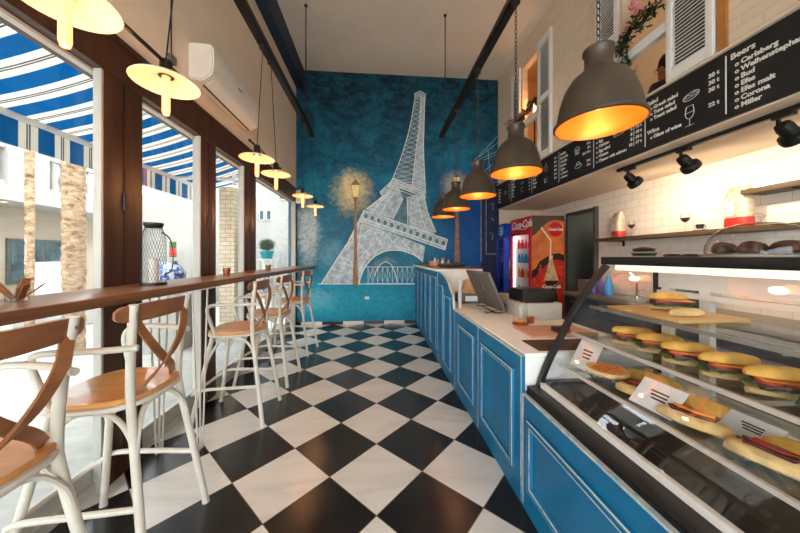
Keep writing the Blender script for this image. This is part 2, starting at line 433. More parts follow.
# ------------------------------------------------------------------ dimensions (metres, x across, y into the room, z up)
YB, YF = 5.71, -2.6          # end wall with the mural, wall behind the camera
XL, XR, XT = -1.56, 2.50, 3.45   # window wall, mezzanine front, tiled wall
ZC = 4.98
def on_wall(u, v):
    """mural sketch sheet -> metres on the end wall"""
    d = (u - 400) / 285.45; k = YB / (.99664 - d * .08191)
    return (k * (d * .99664 + .08191), 1.333 + k * (256.88 - v) / 285.45)
_a = lambda u, v: on_wall(u, v)
MURAL_BLOBS = []
for u, v, r, c, k, sx, sz in [
        (308, 232, .34, rgb(196, 204, 200), .8, .8, 2.2), (316, 300, .34, rgb(150, 200, 214), .6, 1.5, .7), (330, 255, .3, rgb(120, 160, 176), .5, 1.2, 1.2),
        (360, 305, .5, rgb(40, 176, 200), .6, 3.2, .7), (455, 186, .34, rgb(190, 186, 168), .85, 1., 1.1),
        (352, 191, .50, rgb(210, 190, 136), .92, .95, 1.05), (352, 186, .27, rgb(236, 218, 164), .85, 1., 1.2), (420, 245, .9, rgb(30, 130, 160), .35, 1.2, .8)]:
    cx, cz = _a(u, v); MURAL_BLOBS.append((cx, cz, r, c, k, sx, sz))
M['mural'] = mural_mat()

# ------------------------------------------------------------------ room shell
struct(MB().box((-1.66, YF - .1, -.1), (XT + .1, YB + .1, 0)).obj('floor', M['floor'], loc='origin'))
struct(MB().box((XL - .15, YF - .1, ZC), (5.6, YB + .1, ZC + .12)).obj('ceiling', M['ceil'], loc='origin'))
struct(MB().box((XL - .15, YB, 0), (XR + .015, YB + .12, ZC)).obj('wall_back', M['mural'], loc='origin'))
struct(MB().box((XR + .015, YB, 0), (5.5, YB + .12, ZC)).obj('wall_kitchen', M['cream'], loc='origin'))
struct(MB().box((XL - .12, YF - .1, 2.633), (XL, YB, ZC)).obj('wall_left', M['cream'], loc='origin'))
struct(MB().box((XL, YB - .26, 4.63), (XL + .15, YB, ZC)).box((XL, YF, 4.63), (XL + .15, YB - .26, ZC)).obj('trim_1', M['navy'], loc='origin'))
struct(MB().box((XL - .14, YF - .1, 2.40), (XL + .02, YB, 2.633)).box((XL + .02, YF, 2.60), (XL + .045, YB, 2.633)).obj('trim_2', M['brown'], loc='origin'))
struct(MB().box((XL - .14, YF - .1, 0), (XL - .02, YB, .06)).obj('trim_3', M['frame_grey'], loc='origin'))
# tiled wall with its doorway
w = MB(); w.box((XT, YF - .1, 0), (XT + .12, 4.20, 2.31)); w.box((XT, 4.90, 0), (XT + .12, YB, 2.31)); w.box((XT, 4.20, 2.11), (XT + .12, 4.90, 2.31))
struct(w.obj('wall_right', M['tiles'], loc='origin', smooth=False))
w = MB(); w.box((XT + .12, 4.0, -.1), (XT + 1.1, 5.2, 0)); w.box((XT + 1.0, 4.0, 0), (XT + 1.1, 5.2, 2.3)); w.box((XT + .12, 4.9, 0), (XT + 1.0, 5.0, 2.3)); w.box((XT + .12, 4.1, 0), (XT + 1.0, 4.2, 2.3)); w.box((XT + .12, 4.1, 2.2), (XT + 1.0, 5.0, 2.3))
struct(w.obj('wall_passage', M['greydoor'], loc='origin', smooth=False))
w = MB(); t_ = .06
w.box((XT - t_, 4.18, 0), (XT + .12, 4.22, 2.12)); w.box((XT - .02, 4.88, 0), (XT + .12, 4.92, 2.12)); w.box((XT - .02, 4.18, 2.08), (XT + .12, 4.92, 2.12))
struct(w.obj('door_1', M['greydoor'], loc='origin', smooth=False))
# mezzanine: slab, front wall with two openings, room behind
struct(MB().box((XR, YF, 2.30), (5.5, YB, 2.37)).obj('floor_mezzanine', M['cream'], loc='origin'))
OPEN = [(2.25, 2.72, 2.83, 4.3), (4.20, 4.73, 2.83, 4.55)]
w = MB(); ys = [YF, 2.25, 2.72, 4.20, 4.73, YB]
for i in range(0, 6, 2): w.box((XR, ys[i], 2.37), (XR + .10, ys[i + 1], ZC))
for y0, y1, z0, z1 in OPEN: w.box((XR, y0, 2.37), (XR + .10, y1, z0)); w.box((XR, y0, z1), (XR + .10, y1, ZC))
struct(w.obj('wall_mezzanine', M['brickpaint'], loc='origin', smooth=False))
struct(MB().box((5.4, YF, 2.37), (5.5, YB, ZC)).box((XR + .1, .4, 2.37), (5.4, .5, ZC)).box((XR + .1, 3.55, 2.37), (5.4, 3.65, ZC)).obj('wall_loft_and_glow_block', M['cream'], loc='origin'))  # last box: unseen partition added to hold the candle glow in the far part
# wall behind the camera; its unseen glazed front is added to admit daylight
w = MB(); w.box((XL, YF - .1, 2.6), (XT, YF, ZC)); w.box((1.9, YF - .1, 0), (XT, YF, 2.6))
struct(w.obj('wall_front', M['cream'], loc='origin'))
# skirting tiles of the end wall and the window wall
struct(MB().box((XL, YB - .012, 0), (XT, YB, .062)).obj('baseboard_back', M['skirting'], loc='origin'))
# ------------------------------------------------------------------ window wall: posts and four glazed bays
def post(n, y0, y1, hinge=False):
    b = MB()
    m = (y0 + y1) / 2
    b.box((XL - .034, y0 + .012, .0), (XL + .012, m - .004, 2.41), .006); b.box((XL - .034, m + .004, .0), (XL + .012, y1, 2.41), .006)
    b.box((XL - .06, m - .006, 0), (XL - .01, m + .006, 2.40)); b.mi = 1
    b.box((XL - .035, y0 - .004, 0), (XL + .008, y0 + .012, 2.41), .003); b.mi = 2
    if hinge:
        for z in (.35, 1.62): b.tube([(XL + .016, m, z), (XL + .016, m, z + .1)], .010, 8)
    return struct(b.obj('trim_%d' % n, [M['brown'], M['frame_grey'], M['black']], loc='origin'))
post(4, 1.750, 2.03, True); post(5, 2.657, 2.90, True); post(6, 3.488, 3.82, True); post(7, 5.63, 5.71); post(8, -1.3, -1.0)
BAYS = [(-1.0, 1.81), (2.0, 2.71), (2.87, 3.55), (3.79, 5.66), (-2.6, -1.3)]
for i, (y0, y1) in enumerate(BAYS):
    b = MB(); x0, x1 = XL - .080, XL - .040
    b.box((x0, y0, .06), (x1, y1, .15)); b.box((x0, y0, 2.385), (x1, y1, 2.41)); b.box((x0, y0, .15), (x1, y0 + .02, 2.385)); b.box((x0, y1 - .012, .15), (x1, y1, 2.385))
    fr = struct(b.obj('window_%d' % (i + 1), M['frame_grey']))
    MB().box((XL - .063, y0 + .02, .15), (XL - .057, y1 - .012, 2.385)).obj('pane', M['pane'], fr)
b = MB(); b.box((XL, YF - .07, 0), (1.9, YF - .02, .1)); b.box((XL, YF - .07, 2.52), (1.9, YF - .02, 2.6))  # unseen glazing added as a daylight source from behind
for x in (XL + .02, -.4, .75, 1.88): b.box((x - .03, YF - .07, .1), (x + .03, YF - .02, 2.52))
fr = struct(b.obj('window_6', M['brown'])); MB().box((XL + .05, YF - .05, .1), (1.86, YF - .044, 2.52)).obj('pane', M['pane'], fr)

# ------------------------------------------------------------------ the mural's painted figures (flat paint on the end wall)
MURAL = thing('wall_mural', 'teal end wall mural of a leaning white iron lattice tower and street lamps', 'mural', (.3, YB - .003, .9))
M['paint_pale'] = mat('paint_pale_grey', rgb(184, 204, 212), .6, var=.24, scale=9)
M['paint_mid'] = mat('paint_blue_grey', rgb(92, 132, 150), .6, var=.25, scale=6)
M['paint_white'] = mat('paint_white', rgb(246, 247, 243), .6, var=.08, scale=12)
M['paint_brown'] = mat('paint_tan', rgb(160, 116, 76), .6, var=.25, scale=18)
M['paint_flame'] = mat('paint_flame', rgb(255, 232, 160), .6, var=.04)
M['paint_dark'] = mat('paint_dark_navy', rgb(20, 30, 72), .5, var=.2, scale=8)
def poly(mb, pts, d):
    P = [on_wall(*p) for p in pts]; v = mb.vs([(x, YB - d, z) for x, z in P]); mb.f(v)
def stroke(mb, pts, w, d, n=5, smooth=True):
    P = crom([(p[0], p[1], 0) for p in pts], n) if smooth and len(pts) > 2 else [Vector((p[0], p[1], 0)) for p in pts]
    Q = [on_wall(p.x, p.y) for p in P]; L = []
    for i, (x, z) in enumerate(Q):
        a = Vector(Q[max(i - 1, 0)]); b = Vector(Q[min(i + 1, len(Q) - 1)]); t = (b - a).normalized(); nrm = Vector((-t.y, t.x)) * w * .0125
        L.append(mb.vs([(x + nrm.x, YB - d, z + nrm.y), (x - nrm.x, YB - d, z - nrm.y)]))
    for a, b in zip(L, L[1:]): mb.f([a[0], a[1], b[1], b[0]])
def lerp(a, b, t): return (a[0] + (b[0] - a[0]) * t, a[1] + (b[1] - a[1]) * t)
def curve_at(C, t):
    f = t * (len(C) - 1); i = min(int(f), len(C) - 2); return lerp(C[i], C[i + 1], f - i)
LE = [(415, 97), (413, 110), (409.5, 128), (405, 145), (399, 163), (392, 180), (389, 187)]
RE = [(425, 97), (424.5, 110), (424, 128), (423.5, 145), (424, 163), (425, 181), (425.5, 192)]
t1 = MB(); t3 = MB()
CE = [lerp(a, b, .62) for a, b in zip(LE, RE)]
poly(t1, CE + RE[::-1], .002); t1.mi = 1; poly(t1, LE + CE[::-1], .002); t1.mi = 0
poly(t1, [(414, 93), (421, 90.5), (426, 94), (425.5, 99), (414.5, 99)], .002)
mid_l = [(383, 195), (398, 184), (403, 199), (393, 219), (373, 213), (366, 209)]
mid_r = [(407, 197), (424, 193), (428, 212), (436, 231), (433, 236), (410, 228), (408, 214)]
poly(t1, [(380, 192), (394, 178.5), (426, 192.5), (426, 198), (395, 186), (383, 197)], .0022)
poly(t1, mid_l, .002); poly(t1, mid_r, .002); t1.mi = 1; poly(t1, [(396, 190), (410, 196), (410, 228), (392, 221)], .0015); t1.mi = 0
# first platform (leaning) and the spreading feet
poly(t1, [(364, 210), (447.5, 239.5), (445, 250), (361, 221), (352, 238), (349, 240)], .0022)
foot_l = [(352, 236), (362, 221), (400, 236), (425, 246), (423, 262), (414, 255), (400, 250.5), (386, 251), (374, 257), (366, 266), (361, 276), (359, 284), (321, 284), (330, 270)]
poly(t1, foot_l, .002)
t1.mi = 1; poly(t1, [(374, 262), (386, 256), (398, 262), (396, 263), (384, 262), (376, 270), (370, 279), (366, 279)], .0026); t1.mi = 0
# white line work
for C in (LE, RE): stroke(t3, C, .55, .003)
CE = [lerp(a, b, .62) for a, b in zip(LE, RE)]; stroke(t3, CE, .45, .003)
n = 22
for k in range(n):
    a, b = k / n, (k + 1) / n
    for A, B in ((LE, CE), (CE, RE)):
        stroke(t3, [curve_at(A, a), curve_at(B, b)], .22, .003, smooth=False); stroke(t3, [curve_at(B, a), curve_at(A, b)], .22, .003, smooth=False)
for P in ([(380, 192), (394, 178.5), (426, 192.5)], [(383, 197), (395, 186), (426, 198)], [(380, 192), (383, 197)], [(392, 181), (425, 195)], [(388, 186), (424, 199.5)]): stroke(t3, P, .5, .003, smooth=False)
for P in ([(383, 197), (366, 209)], [(398, 187), (380, 214)], [(403, 199), (393, 219)], [(389, 192), (372, 212)], [(424, 196), (428, 214), (436, 232)], [(411, 198), (411, 228)], [(417, 196), (421, 215), (428, 234)], [(407, 197), (408, 226)]): stroke(t3, P, .45, .003)
for k in range(6):
    a = k / 6; b = (k + 1) / 6
    stroke(t3, [lerp((383, 197), (366, 209), a), lerp((398, 187), (380, 214), b)], .22, .003, smooth=False); stroke(t3, [lerp((398, 187), (380, 214), a), lerp((383, 197), (366, 209), b)], .22, .003, smooth=False)
    stroke(t3, [lerp((424, 196), (436, 232), a), lerp((411, 198), (412, 228), b)], .22, .003, smooth=False); stroke(t3, [lerp((411, 198), (412, 228), a), lerp((424, 196), (436, 232), b)], .22, .003, smooth=False)
TA, TB, BA, BB = (364, 210), (447.5, 239.5), (361, 221), (445, 250)
for P in ([TA, TB], [BA, BB], [lerp(TA, BA, .75), lerp(TB, BB, .75)], [TB, BB], [TA, BA], [TA, (349, 240)], [BA, (352, 236)]): stroke(t3, P, .5, .003, smooth=False)
for k in range(13):
    t = (k + .5) / 13; c = lerp(lerp(TA, TB, t), lerp(BA, BB, t), .45)
    stroke(t3, [(c[0] + 2.4 * math.cos(q * PI / 5), c[1] + 3. * math.sin(q * PI / 5)) for q in range(11)], .22, .003, 1)
    t1.mi = 1; poly(t1, [(c[0] + 2.0 * math.cos(q * PI / 5), c[1] + 2.5 * math.sin(q * PI / 5)) for q in range(10)], .0026); t1.mi = 0
ARC = [(359, 284), (361, 276), (366, 266), (374, 257), (386, 251), (400, 250.5), (414, 255), (423, 262)]
stroke(t3, ARC, .6, .003); stroke(t3, [(x - 2.5, y - 3.4) for x, y in ARC[1:]], .3, .003)
stroke(t3, [(352, 236), (330, 270), (321, 284)], .55, .003); stroke(t3, [(321, 284), (359, 284)], .5, .003, smooth=False)
for a, b in (((352, 238), (372, 256)), ((362, 224), (356, 262)), ((345, 247), (372, 228)), ((340, 256), (364, 268)), ((356, 262), (384, 232)), ((372, 228), (384, 250)), ((384, 232), (374, 257)), ((384, 232), (400, 250)), ((398, 237), (386, 250)), ((398, 237), (414, 254)), ((410, 241), (400, 250)), ((332, 269), (361, 276)), ((346, 262), (359, 284)), ((346, 262), (333, 284)), ((362, 224), (384, 232)), ((352, 238), (384, 232)), ((364, 268), (336, 262)), ((422, 246), (412, 254))): stroke(t3, [a, b], .32, .003, smooth=False)
for k in range(16):
    t = k / 15; p = (366 + 54 * t, 251 - 15 * math.sin(PI * min(1, .25 + t * .6)) + 9 * t); stroke(t3, [p, (p[0] + (1.5 - 3 * t), p[1] + 6)], .2, .003, smooth=False)
stroke(t3, [(374, 276), (379, 266), (386, 262), (392, 266), (396, 276), (397, 284)], .45, .003)
t1.obj('painted_tower', [M['paint_pale'], M['paint_mid']], MURAL, fixn=False, smooth=False)
fb = MB()                                                           # balustrade along the water line
for v in (267, 283.5): stroke(fb, [(366, v), (418, v)], .4, .0032, smooth=False)
stroke(fb, [(318, 284), (420, 284)], .5, .0032, smooth=False)
for k in range(11):
    u = 368 + k * 4.9; stroke(fb, [(u, 267), (u, 283)], .25, .0032, smooth=False)
    stroke(fb, [(u, 268), (u + 4.9, 282)], .15, .0032, smooth=False); stroke(fb, [(u + 4.9, 268), (u, 282)], .15, .0032, smooth=False)
fb.obj('painted_balustrade', M['paint_white'], MURAL, fixn=False, smooth=False)
t3.obj('painted_lattice_lines', M['paint_white'], MURAL, fixn=False, smooth=False)
for (u, v, s, foot) in ((355.5, 190, 1., 285), (457, 181, .75, 262)):
    lp = MB(); lp.mi = 0
    poly(lp, [(u - 1.1, v + 12), (u + 1.1, v + 12), (u + 1.8, foot - 30), (u + 2.8, foot), (u - 2.8, foot), (u - 1.8, foot - 30)], .0036)
    poly(lp, [(u - 5 * s, v - 5 * s), (u, v - 11 * s), (u + 5 * s, v - 5 * s)], .0036); poly(lp, [(u - 2.5 * s, v + 7 * s), (u + 2.5 * s, v + 7 * s), (u + 1.2, v + 13 * s), (u - 1.2, v + 13 * s)], .0036)
    lp.mi = 1; poly(lp, [(u - 4.2 * s, v - 5 * s), (u + 4.2 * s, v - 5 * s), (u + 2.5 * s, v + 7 * s), (u - 2.5 * s, v + 7 * s)], .0036)
    lp.mi = 0; stroke(lp, [(u - 4.4 * s, v - 5 * s), (u - 2.6 * s, v + 7 * s)], .3, .0042, smooth=False); stroke(lp, [(u + 4.4 * s, v - 5 * s), (u + 2.6 * s, v + 7 * s)], .3, .0042, smooth=False)
    lp.obj('painted_street_lamp', [M['paint_brown'], M['paint_flame']], MURAL, fixn=False, smooth=False)
dp = MB(); poly(dp, [(481, 181), (499, 181), (499, 300), (481, 300)], .0024); dp.mi = 1     # painted dark blue doorway with chalky outlines
for P in ([(481, 181), (481, 262)], [(480, 184), (499, 182)], [(486, 192), (486, 254)], [(486, 192), (496, 190)], [(490, 205), (493, 203), (493, 210)], [(491, 218), (494, 221)], [(490, 232), (493, 235), (492, 240)], [(486, 254), (496, 254)]): stroke(dp, P, .35, .003, smooth=False)
for P in ([(475, 160), (498, 136)], [(475, 160), (499, 142)], [(476, 161), (500, 150)], [(475, 160), (480, 172)], [(484, 160), (497, 154)], [(488, 150), (490, 176)], [(479, 176), (497, 160)]): stroke(dp, P, .38, .003)
dp.obj('painted_blue_doorway', [M['paint_dark'], M['paint_pale']], MURAL, fixn=False, smooth=False)

# ------------------------------------------------------------------ window bar and its hairpin legs
TB_ = thing('window_bar_table', 'long brown wooden bar shelf running along the glazed window wall', 'table', (-1.36, 2.4, 0))
MB().box((-1.545, -2.3, 1.118), (-1.180, 5.60, 1.16), .003).obj('tabletop', M['table'], TB_)
MB().box((-1.180, -2.3, 1.116), (-1.170, 5.60, 1.1585), .002).obj('front_edge', M['table_edge'], TB_)
for y in (-1.6, .25, 2.08, 4.3):
    for x in (-1.48, -1.215):
        b = MB()
        for s in (-1, 0, 1):
            b.tube(crom([(x, y + s * .085, 1.114), (x, y + s * .03, .05), (x, y + s * .022, .008)], 4), .0065, 6)
        b.tube(crom([(x, y - .024, .05), (x, y - .016, .010), (x, y, .007), (x, y + .016, .010), (x, y + .024, .05)], 4), .0065, 6)
        b.box((x - .05, y - .11, 1.110), (x + .05, y + .11, 1.118))
        b.obj('hairpin_leg', M['stool'], TB_)

# ------------------------------------------------------------------ bar stools (backrest towards the room)
def stool(label, loc, rz=0):
    t = thing('bar_stool', label, 'bar stool', loc, 'cross-back stools along the window bar', rz)
    def o(mb, n, m, p=None): return mb.obj(n, m, p or t, world=False)
    b = MB()                                                        # seat board, rounded square
    def seat_pt(a, k):
        c, s = math.cos(a), math.sin(a); e = 2 / 2.9
        return (math.copysign(abs(c) ** e, c) * .20 * k - .0, math.copysign(abs(s) ** e, s) * .205 * k * (1 - .08 * c))
    n = 28; rings = []
    for k, z in ((.0, .7225), (.96, .7225), (1, .728), (1, .738), (.97, .745), (.8, .741), (.5, .737), (0, .735)):
        rings.append(b.vs([(0, 0, z)]) if k == 0 else b.vs([(*seat_pt(2 * PI * q / n, k), z) for q in range(n)]))
    for A, B in zip(rings, rings[1:]):
        for q in range(n):
            q2 = (q + 1) % n
            if len(A) == 1: b.f([A[0], B[q2], B[q]])
            elif len(B) == 1: b.f([A[q], A[q2], B[0]])
            else: b.f([A[q], A[q2], B[q2], B[q]])
    o(b, 'seat', M['seat'])
    b = MB(); b.tube([(*seat_pt(2 * PI * q / 24, .97), .710) for q in range(24)], .0125, 8, closed=True); o(b, 'seat_ring', M['stool'])
    for s in (-1, 1):
        b = MB(); b.tube(crom([(.262, s * .205, .006), (.212, s * .174, .35), (.168, s * .147, .64), (.160, s * .144, .74), (.166, s * .151, .92), (.188, s * .165, 1.135)], 5), .0165, 10)
        b.cyl((.262, s * .205, 0), .018, .012, 12)
        lg = o(b, 'rear_leg', M['stool'])
        b = MB(); Mx = Matrix.Rotation(PI / 2, 4, 'Y'); b.lathe([(0, 0), (.007, 0), (.006, .004), (0, .005)], (.200, s * .163, 1.10), 10, Mx); o(b, 'screw', M['steel'], lg)
        b = MB(); b.tube(crom([(-.270, s * .225, .006), (-.208, s * .178, .35), (-.150, s * .132, .705)], 5), .0165, 10); b.cyl((-.270, s * .225, 0), .018, .012, 12); o(b, 'front_leg', M['stool'])
        b = MB(); b.tube(crom([(.200, s * .158, .955), (.165, s * .170, .955), (.08, s * .205, .958), (-.06, s * .222, .960), (-.135, s * .216, .945), (-.150, s * .205, .895), (-.125, s * .196, .80), (-.10, s * .19, .715)], 6), .0135, 10); o(b, 'armrest', M['stool'])
        b = MB(); b.tube(crom([(.192, s * .163, .47), (.168, s * .156, .58), (.10, s * .150, .665), (.0, s * .150, .685), (-.08, s * .150, .66), (-.145, s * .154, .57), (-.186, s * .161, .47)], 6), .0105, 8); o(b, 'side_brace', M['stool'])
    for nm, x0, x1, hy in (('back_brace', .194, .166, .154), ('front_brace', -.188, -.152, .152)):
        b = MB(); b.tube(crom([(x0, -hy - .008, .47), (x0 - .006, -hy + .012, .58), (x1, -.08, .670), (x1, 0, .685), (x1, .08, .670), (x0 - .006, hy - .012, .58), (x0, hy + .008, .47)], 6), .0105, 8); o(b, nm, M['stool'])
    b = MB(); b.tube(crom([(.218, -.178, .30), (.0, -.195, .30), (-.19, -.204, .295), (-.255, -.188, .262), (-.300, -.12, .235), (-.300, .12, .235), (-.255, .188, .262), (-.19, .204, .295), (.0, .195, .30), (.218, .178, .30)], 6), .0125, 8); o(b, 'footrest', M['stool'])
    # bent top rail (bowed away from the sitter) and the two crossing slats
    ys = [-.222, -.205, -.166, -.10, 0, .10, .166, .205, .222]; ws = [.026, .056, .070, .075, .076, .075, .070, .056, .026]
    P = [(.168 + .030 * (1 - (y / .2) ** 2), y, 1.098) for y in ys]
    Pc = crom(P, 4); Wc = [v.z for v in crom([(0, 0, w) for w in ws], 4)]
    b = MB(); b.ribbon(Pc, Wc, .014, (0.1, 0, 1)); o(b, 'top_rail', M['back'])
    for s in (-1, 1):
        P = crom([(.180, s * .150, 1.075), (.202, s * .108, .985), (.205, s * .035, .89), (.188, -s * .055, .810), (.152, -s * .116, .748)], 6)
        b = MB(); b.ribbon([p + Vector((.004 * s, 0, 0)) for p in P], .036, .009, (0, 1, .55)); o(b, 'cross_slat', M['back'])
    return t
STOOLS = [('white metal stool cropped by the photo edge, standing by the glass of sugar sticks', .865, 0),
          ('white metal cross-back stool facing the mesh lantern on the window bar', 1.43, 0),
          ('cross-back stool just past the wide brown double post, facing the small copper cup', 2.54, 0),
          ('cross-back stool second from the mural wall, facing the low brown dish on the bar', 3.22, -.05),
          ('cross-back stool standing closest to the mural wall at the end of the window bar', 4.16, -.12)]
first = None
for lab, y, rz in STOOLS:
    loc = (-1.188 if y < 2 else -1.16, y, 0)
    if first is None: first = stool(lab, loc, rz)
    else: dup(first, loc, lab, rz)

# ------------------------------------------------------------------ things on the window bar
def lathe_thing(name, prof, m, c, label, cat, n=20, group=None):
    o = MB().lathe(prof, (0, 0, 0), n).obj(name, m, loc='origin'); o.location = c; return tag(o, label, cat, group)
ZT = 1.160
g = thing('sugar_glass', 'clear glass full of brown paper sugar sticks on the window bar', 'glass', (-1.40, 1.235, ZT))
MB().lathe([(0, 0), (.030, 0), (.034, .055), (.0315, .055), (.028, .005), (0, .005)], n=20).obj('glass_cup', M['domeglass'], g, world=False)
for k in range(7):
    a = k * 2.4; d = Vector((math.cos(a) * .022, math.sin(a) * .022, 0)); tilt = Vector((math.cos(a) * .045, math.sin(a) * .045 + (.02 if k % 2 else -.02), .058 + .012 * (k % 3)))
    p0 = Vector((0, 0, .008)) + d * .5
    MB().ribbon([p0, p0 + tilt * .5, p0 + tilt], .022, .004, (math.sin(a), -math.cos(a), 0)).obj('sugar_stick', M['back'], g, world=False)
# black wire lantern
LK = 1.36
L = thing('wire_lantern', 'tall black wire mesh lantern with a round ring handle on the window bar', 'lantern', (-1.36, 1.83, ZT))
MB().lathe([(0, 0), (.082, 0), (.082, .014), (.075, .016), (0, .016)], n=28).obj('base', M['black'], L, world=False)
b = MB(); prof = [(.076, .016), (.076, .20), (.070, .235), (.050, .265)]
R_ = lambda z: .076 if z < .20 else .076 - .026 * ((z - .20) / .065) ** 1.5
nd = 26; zs = [.016 + .249 * i / 14 for i in range(15)]
for k in range(nd):
    for s in (-1, 1): b.tube([(R_(z) * math.cos(2 * PI * (k + s * i * .5) / nd), R_(z) * math.sin(2 * PI * (k + s * i * .5) / nd), z) for i, z in enumerate(zs)], .0009, 4, cap=False)
b.obj('wire_mesh', M['black'], L, world=False)
MB().lathe([(.050, .262), (.062, .275), (.062, .284), (.046, .284), (.046, .264)], n=24).obj('collar', M['black'], L, world=False)
MB().tube(crom([(.03 + .0, .074, .05), (.045, .125, .07), (.05, .135, .15), (.04, .115, .215), (.02, .06, .245)], 6), .004, 6).obj('handle', M['black'], L, world=False)
MB().lathe([(0, .016), (.032, .016), (.032, .12), (.01, .125), (0, .122)], n=20).obj('candle', M['matte_white'], L, world=False)
L.scale = (.80, .80, 1); L.location.y = 1.865
for c_ in L.children:
    if c_.name.split('.')[0] != 'base': c_.scale.z = LK; c_.location.z = .016 * (1 - LK)
CUP = [(0, 0), (.026, 0), (.033, .07), (.030, .07), (.024, .006), (0, .006)]
c1 = lathe_thing('cup', CUP, M['copper'], (-1.40, 2.80, ZT), 'copper cup on the window bar between the wire lantern and the low brown dish', 'cup', group='copper cups on the window bar')
c2 = dup(c1, (-1.36, 3.72, ZT), 'small copper cup on the window bar beside the far stools, before the potted plant')
lathe_thing('ashtray', [(0, 0), (.05, 0), (.055, .022), (.048, .022), (.044, .008), (0, .008)], M['copper'], (-1.38, 3.24, ZT), 'low brown dish on the window bar between two copper cups', 'dish')

# ------------------------------------------------------------------ pendant lamps over the window bar: twin discs on black bars
bpy.context.view_layer.update()
def rail_cord(mb, p, q, r=.003): mb.tube([p, lerp3(p, q, .5), q], r, 6)
def lerp3(a, b, t): return tuple(a[i] + (b[i] - a[i]) * t for i in range(3))
XRL, ZRL = -1.02, 3.20
def twin(label, y0, y1, ya, yb, ca, cb):
    xc = -1.005; zb = 2.26
    t = thing('twin_pendant_lamp', label, 'pendant lamp', (xc, (y0 + y1) / 2, 2.08), 'twin disc pendants over the window bar')
    MB().tube([(xc, y0, zb), (xc, y1, zb)], .009, 8).ball((xc, y0, zb), .013, 8).ball((xc, y1, zb), .013, 8).obj('bar', M['rail'], t)
    for y, cy in ((ya, ca), (yb, cb)):
        b = MB(); rail_cord(b, (XRL, cy, ZRL), (xc, y, zb + .02), .0035); b.obj('cord', M['cord'], t)
        s = MB().lathe([(0, 2.275), (.02, 2.275), (.026, 2.26), (.026, 2.215), (.032, 2.205), (.032, 2.195), (0, 2.195)], (xc, y, 0), 16).obj('socket', M['rail'], t)
        MB().lathe([(.028, 2.203), (.05, 2.198), (.132, 2.170), (.138, 2.163), (.136, 2.160), (.130, 2.164), (.05, 2.192), (.028, 2.197)], (xc, y, 0), 36).obj('disc_shade', M['disc'], t)
        bu = MB().lathe([(0, 2.197), (.016, 2.195), (.0165, 2.030), (.012, 2.014), (0, 2.008)], (xc, y, 0), 14).obj('bulb', M['bulb'], t)
twin('twin disc pendant cropped at the top of the picture over the window bar', .80, 1.62, 1.01, 1.455, .9, 1.60)
twin('twin disc pendant hanging below the air conditioner over the window bar', 2.36, 3.08, 2.50, 2.96, 2.66, 2.86)
twin('twin disc pendant closest to the mural wall over the window bar', 3.86, 4.90, 3.99, 4.80, 4.05, 4.45)
def rail(name, x, z, y0, y1, label, m='rail'):
    t = thing(name, label, 'lighting rail', (x, (y0 + y1) / 2, z))
    MB().box((x - .035, y0, z - .03), (x + .035, y1, z - .022)).box((x - .035, y0, z - .03), (x - .028, y1, z + .03)).box((x + .028, y0, z - .03), (x + .035, y1, z + .03)).box((x - .035, y0, z + .022), (x + .035, y1, z + .03)).obj('channel', M[m], t)
    for y in (4.23, 1.2, -1.6): MB().tube([(x, y, z + .03), (x, y, ZC)], .0075, 8).lathe([(0, ZC - .02), (.022, ZC - .02), (.022, ZC - .001), (0, ZC - .001)], (x, y, 0), 12).obj('hanger_rod', M[m], t)
    for y in YK[name]: MB().lathe([(0, z - .075), (.012, z - .075), (.03, z - .06), (.034, z - .03), (0, z - .03)], (x, y, 0), 14).obj('cord_grip', M[m], t)
    return t
YK = {'lamp_rail': [.9, 1.6, 2.66, 2.86, 4.05, 4.45], 'pendant_rail': [1.25, 2.04, 2.84, 3.64, 4.36]}
rail('lamp_rail', XRL, ZRL + .06, -2.0, 4.62, 'black steel rail carrying the twin disc pendants along the window wall')
rail('pendant_rail', 1.03, 3.27, -2.0, 4.50, 'dark steel rail over the counter carrying the bell pendants')

# ------------------------------------------------------------------ bell pendants over the counter
def bell(label, y, x=1.03, z=1.945, s=1.0):
    t = thing('bell_pendant_lamp', label, 'pendant lamp', (x, y, z), 'grey bell pendants over the counter')
    o = lambda mb, n, m, p=None: mb.obj(n, m, p or t, world=False)
    b = MB(); b.lathe([(.178, .0), (.186, .004), (.186, .014), (.173, .022), (.170, .05), (.160, .105), (.141, .165), (.113, .215), (.080, .243), (.072, .248)], n=40); o(b, 'shade', M['shade'])
    b = MB(); b.lathe([(.177, .002), (.169, .022), (.166, .05), (.156, .103), (.137, .162), (.110, .211), (.078, .239), (.0, .243)], n=40); o(b, 'reflector', M['gold_in'])
    b = MB(); b.lathe([(.072, .246), (.060, .262), (.056, .29), (.056, .325), (.064, .338), (.064, .352), (0, .356)], n=28); o(b, 'cap', M['shade'])
    b = MB(); b.lathe([(0, .235), (.022, .235), (.022, .17), (.0, .17)], n=14); so = o(b, 'socket', M['black'])
    b = MB(); b.ball((0, 0, .125), .042, 16, (1, 1, 1.15)); o(b, 'bulb', M['bell_bulb'], so)
    b = MB(); top = 3.27 - .07 - z; zz = .352; k = 0                   # chain links
    while zz < top - .02:
        a = PI / 2 * (k % 2); ax = Vector((math.cos(a), math.sin(a), 0))
        b.tube([Vector((0, 0, zz + .021)) + ax * (.0085 * math.cos(q * PI / 4)) + Vector((0, 0, .019 * math.sin(q * PI / 4))) for q in range(8)], .0026, 5, closed=True); zz += .031; k += 1
    o(b, 'chain', M['chain'])
    return t
